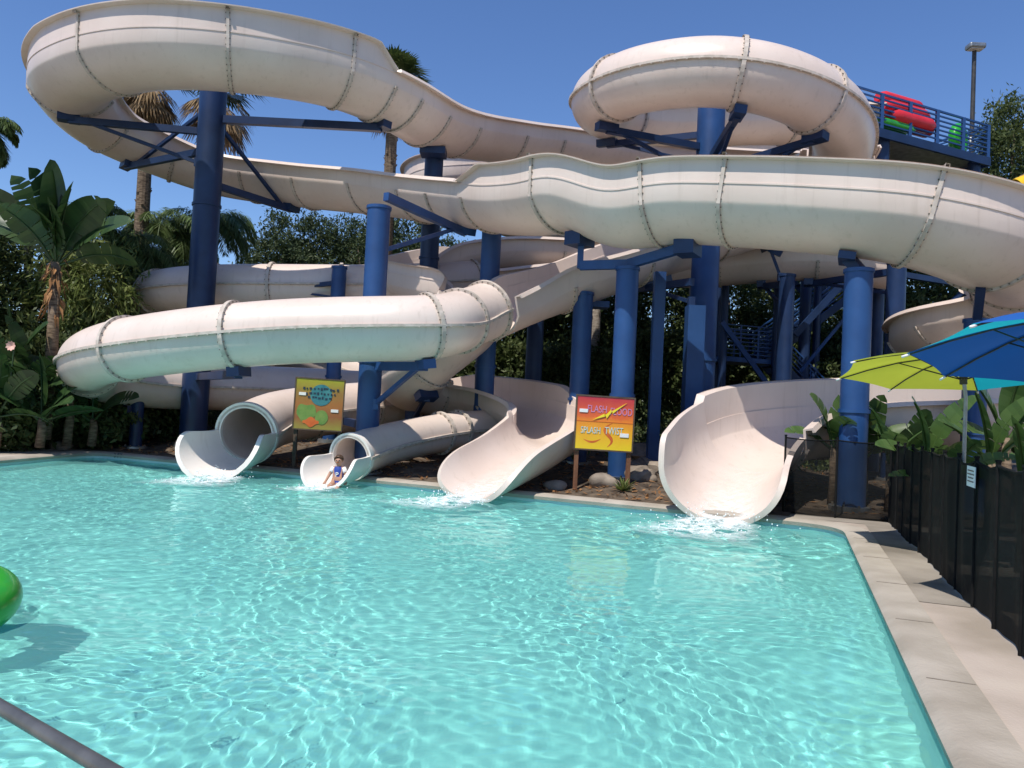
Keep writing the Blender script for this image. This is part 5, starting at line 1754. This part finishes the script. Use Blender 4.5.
# ------------------------------------------------------------------ child sliding out of the small mouth
def child():
    e = Vector(pd.P[-1]); T = Vector(pd.T[-1]); T.z = 0; T.normalize()
    T = (T + Vector((.25, -.55, 0))).normalized()
    seat = at(337, 484, 15.95); seat.z = WATER_Z + .04
    f = T; r = f.cross(Vector((0, 0, 1))).normalized()
    root = thing('person', seat, 'child in a blue vest sitting in the small slide mouth at the waterline', 'person')
    Pt = lambda rr, ff, zz: seat + (r * rr + f * ff + Vector((0, 0, zz))) * .9
    J, Rr, E = [], [], []
    def add(p_, rad, par=None):
        J.append(p_); Rr.append(rad)
        if par is not None: E.append((par, len(J) - 1))
        return len(J) - 1
    pel = add(Pt(0, -.02, .05), .105)
    wa = add(Pt(0, -.06, .18), .10, pel)
    ch = add(Pt(0, -.08, .31), .112, wa)
    nk0 = add(Pt(0, -.075, .41), .06, ch)
    nk = add(Pt(0, -.06, .455), .042, nk0)
    h0 = add(Pt(0, -.045, .50), .072, nk)
    h1 = add(Pt(0, -.05, .56), .088, h0)
    h2 = add(Pt(0, -.055, .615), .07, h1)
    for sg in (-1, 1):
        sh = add(Pt(.115 * sg, -.075, .375), .047, ch)
        el_ = add(Pt(.20 * sg, -.03, .22), .034, sh)
        wr = add(Pt(.235 * sg, .09, .09), .024, el_)
        hd = add(Pt(.24 * sg, .14, .06), .027, wr)
        for q_ in range(4):
            a = (q_ - 1.5) * .013
            k1 = add(Pt((.24 + a * 1.2) * sg, .18, .048), .0085, hd)
            add(Pt((.24 + a * 1.5) * sg, .205 - abs(q_ - 1.5) * .006, .032), .007, k1)
        th_ = add(Pt(.215 * sg, .155, .058), .0095, hd); add(Pt(.20 * sg, .18, .05), .008, th_)
        hp = add(Pt(.07 * sg, .03, .035), .078, pel)
        kn = add(Pt(.10 * sg, .29, -.03), .055, hp)
        an = add(Pt(.09 * sg, .53, -.2), .035, kn)
        add(Pt(.095 * sg, .63, -.18), .03, an)
    me = bpy.data.meshes.new('body')
    me.from_pydata([tuple(p_ - seat) for p_ in J], E, [])
    o = bpy.data.objects.new('body', me); COL.objects.link(o); o.parent = root
    me.materials.append(M['skin'])
    sk = o.modifiers.new('skin', 'SKIN'); sk.use_smooth_shade = True
    for i, sv in enumerate(me.skin_vertices[0].data):
        sv.radius = (Rr[i], Rr[i]); sv.use_root = (i == 0)
    ss = o.modifiers.new('sub', 'SUBSURF'); ss.levels = 2; ss.render_levels = 2
    # vest: a shell round the trunk
    vs, fs = [], []
    rows = [(.03, .125, .105, -.02), (.12, .128, .112, -.045), (.22, .128, .115, -.07), (.32, .138, .12, -.08), (.385, .125, .10, -.078), (.42, .08, .075, -.072)]
    for (z, a, b_, ff) in rows:
        for k_ in range(24):
            t = 2 * PI * k_ / 24
            vs.append(Pt(a * math.cos(t), ff + b_ * math.sin(t), z))
    for j in range(len(rows) - 1):
        for k_ in range(24):
            fs.append((j * 24 + k_, j * 24 + (k_ + 1) % 24, (j + 1) * 24 + (k_ + 1) % 24, (j + 1) * 24 + k_))
    v_ = build('vest', vs, fs, M['vest'], root, True)
    md = v_.modifiers.new('sub', 'SUBSURF'); md.levels = 1; md.render_levels = 2
    Mx = Matrix((-r, Vector((0, 0, 1)), f)).transposed()
    Mx = Matrix((r * -1, Vector((0, 0, 1)), f)).transposed()
    text_obj('P', .13, 'white', v_, Pt(0, .052, .24), Mx, .008, 'emblem')
    for sg in (-1, 1):
        m = MB(); m.tube([Pt(.10 * sg, -.075, .385), Pt(.135 * sg, -.065, .335), Pt(.165 * sg, -.05, .285)], [.055, .056, .05], 12); m.build('sleeve', M['white'], root, True)
    # hair cap
    hv, hf = [], []
    hc = Pt(0, -.058, .57)
    for j in range(9):
        ph = PI * .62 * j / 8
        for k_ in range(20):
            t = 2 * PI * k_ / 20
            front = math.sin(t)
            p2 = ph * (1 - .52 * max(0, front))
            rad = .098 + .006 * math.sin(5 * t + j)
            hv.append(hc + r * (rad * math.sin(p2) * math.cos(t)) + f * (rad * math.sin(p2) * front) + Vector((0, 0, rad * 1.05 * math.cos(p2))))
    for j in range(8):
        for k_ in range(20):
            hf.append((j * 20 + k_, (j + 1) * 20 + k_, (j + 1) * 20 + (k_ + 1) % 20, j * 20 + (k_ + 1) % 20))
    build('hair', hv, hf, M['hair'], root, True)
    for sg in (-1, 1):
        m = MB(); q_ = Pt(.032 * sg, .034, .562); m.tube([q_ - f * .01, q_ + f * .004], [.012, .008], 10); m.build('eye', M['letter_dark'], root, True)
        m = MB(); q_ = Pt(.09 * sg, -.05, .55); m.tube([q_ + Vector((0, 0, -.022)), q_, q_ + Vector((0, 0, .022))], [.008, .016, .01], 8); m.build('ear', M['skin'], root, True)
    m = MB(); m.tube([Pt(0, .036, .565), Pt(0, .052, .538), Pt(0, .036, .532)], [.008, .013, .01], 8); m.build('nose', M['skin'], root, True)
    m = MB(); m.tube([Pt(-.024, .024, .512), Pt(0, .034, .508), Pt(.024, .024, .512)], .006, 8); m.build('mouth', M['swirl_red'], root, True)
child()

# ------------------------------------------------------------------ white water where the slides run out
def foam_mat():
    m, nt, bs = new_mat('foam')
    bs.inputs['Base Color'].default_value = (.86, .93, .93, 1)
    bs.inputs['Roughness'].default_value = .5
    tc = nt.nodes.new('ShaderNodeTexCoord')
    n = nt.nodes.new('ShaderNodeTexNoise'); n.inputs['Scale'].default_value = 7; n.inputs['Detail'].default_value = 7; n.inputs['Roughness'].default_value = .7
    nt.links.new(tc.outputs['Object'], n.inputs['Vector'])
    mr = nt.nodes.new('ShaderNodeMapRange'); mr.inputs['From Min'].default_value = .36; mr.inputs['From Max'].default_value = .58; mr.inputs['To Max'].default_value = .92
    nt.links.new(n.outputs['Fac'], mr.inputs['Value'])
    vc = nt.nodes.new('ShaderNodeAttribute'); vc.attribute_name = 'foam_amount'
    mu = nt.nodes.new('ShaderNodeMath'); mu.operation = 'MULTIPLY'
    nt.links.new(mr.outputs[0], mu.inputs[0]); nt.links.new(vc.outputs['Fac'], mu.inputs[1])
    t = nt.nodes.new('ShaderNodeBsdfTransparent'); mx = nt.nodes.new('ShaderNodeMixShader')
    nt.links.new(mu.outputs[0], mx.inputs[0]); nt.links.new(t.outputs[0], mx.inputs[1]); nt.links.new(bs.outputs[0], mx.inputs[2])
    nt.links.new(mx.outputs[0], nt.nodes['Material Output'].inputs[0])
    return m
M['foam'] = foam_mat()
M['droplets'] = noise_mat('spray', (.8, .88, .9), (.9, .95, .96), 5, .3)
def foam(c, d, L, w, hgt, seed, nd=130):
    """foam patch on the water with a little spray above it"""
    d = Vector((d[0], d[1])).normalized(); sdv = Vector((-d.y, d.x))
    rg = random.Random(seed)
    nu, nv = 44, 36
    vs, fs, den = [], [], []
    for j in range(nv + 1):
        for i in range(nu + 1):
            t = i / nu; u = -1 + 2 * j / nv
            x = c[0] + d.x * L * (t - .18) + sdv.x * w * u * (.6 + .6 * t)
            y = c[1] + d.y * L * (t - .18) + sdv.y * w * u * (.6 + .6 * t)
            k_ = max(0, 1 - u * u) * math.sin(PI * min(1, .12 + t * .88)) ** .7 * (1 - .5 * t)
            z = WATER_Z + .022 + hgt * k_ * (.55 + .45 * math.sin(9 * x + 5 * y + seed) * math.sin(8 * y - 4 * x)) * max(0, 1 - 1.5 * t) + .02 * math.sin(15 * x) * math.sin(14 * y) * k_
            vs.append((x, y, z)); den.append(min(1, 1.8 * k_))
    for j in range(nv):
        for i in range(nu):
            a = j * (nu + 1) + i
            fs.append((a, a + 1, a + nu + 2, a + nu + 1))
    o = tag(build('foam', vs, fs, M['foam'], None, True, loc=(c[0], c[1], WATER_Z)), kind='stuff')
    at_ = o.data.attributes.new('foam_amount', 'FLOAT', 'POINT')
    at_.data.foreach_set('value', den)
    m = MB()
    for i in range(nd):
        t = rg.random() ** 1.5; u = rg.gauss(0, .45)
        x = c[0] + d.x * L * (t - .15) * .7 + sdv.x * w * u; y = c[1] + d.y * L * (t - .15) * .7 + sdv.y * w * u
        z = WATER_Z + .03 + hgt * 1.7 * rg.random() ** 2.2 * (1 - t)
        rr = rg.uniform(.006, .018)
        m.add([(x, y, z + rr), (x + rr, y, z), (x, y + rr, z), (x - rr, y, z), (x, y - rr, z), (x, y, z - rr)], [(0, 1, 2), (0, 2, 3), (0, 3, 4), (0, 4, 1), (5, 2, 1), (5, 3, 2), (5, 4, 3), (5, 1, 4)])
    tag(m.build('spray', M['droplets'], None, True), kind='stuff')
def after(path, dist):
    P, T = path.P[-1], path.T[-1]
    h = Vector((T[0], T[1])).normalized()
    return (P[0] + h.x * dist, P[1] + h.y * dist), h
def flow(path, c0, c1, hw, flare, half, seed):
    l0, l1 = path.l_of(c0), path.l_of(c1)
    n = 60
    _, P, T, U, V = path.frames(l0, l1, n)
    vs, fs, den = [], [], []
    for i in range(n):
        t = i / (n - 1)
        h = hw * (1 + flare * max(0, t - .55) ** 2 * 4)
        for j in range(17):
            u = -1 + j / 8
            a = u * half
            rr = h - .118
            v_ = P[i] + U[i] * rr * math.sin(a) + V[i] * (h - rr * math.cos(a) - VC)
            vs.append(v_); den.append((1 - u * u) * (.18 + .55 * t ** 2.5))
    for i in range(n - 1):
        for j in range(16):
            a = i * 17 + j; fs.append((a, a + 1, a + 18, a + 17))
    o = tag(build('running_water', vs, fs, M['foam'], None, True, loc=tuple(P[-1])), kind='stuff')
    o.data.attributes.new('foam_amount', 'FLOAT', 'POINT').data.foreach_set('value', den)
flow(pa, 37.6, NA, 1.05, .05, .62, 1)
flow(pb, 22.3, len(PB) - 1, .96, .14, .62, 2)
q, h = after(pa, .1); foam(q, (h.x - .1, h.y), 2.6, 1.0, .16, 1, 220)
q, h = after(pb, .0); foam(q, h, 2.2, .8, .14, 2, 180)
q, h = after(pc, 1.3); foam(q, h, 2.3, .85, .15, 3, 180)
q, h = after(pd, .9); foam(q, h, 1.3, .5, .06, 4, 60)
#@@NEXT
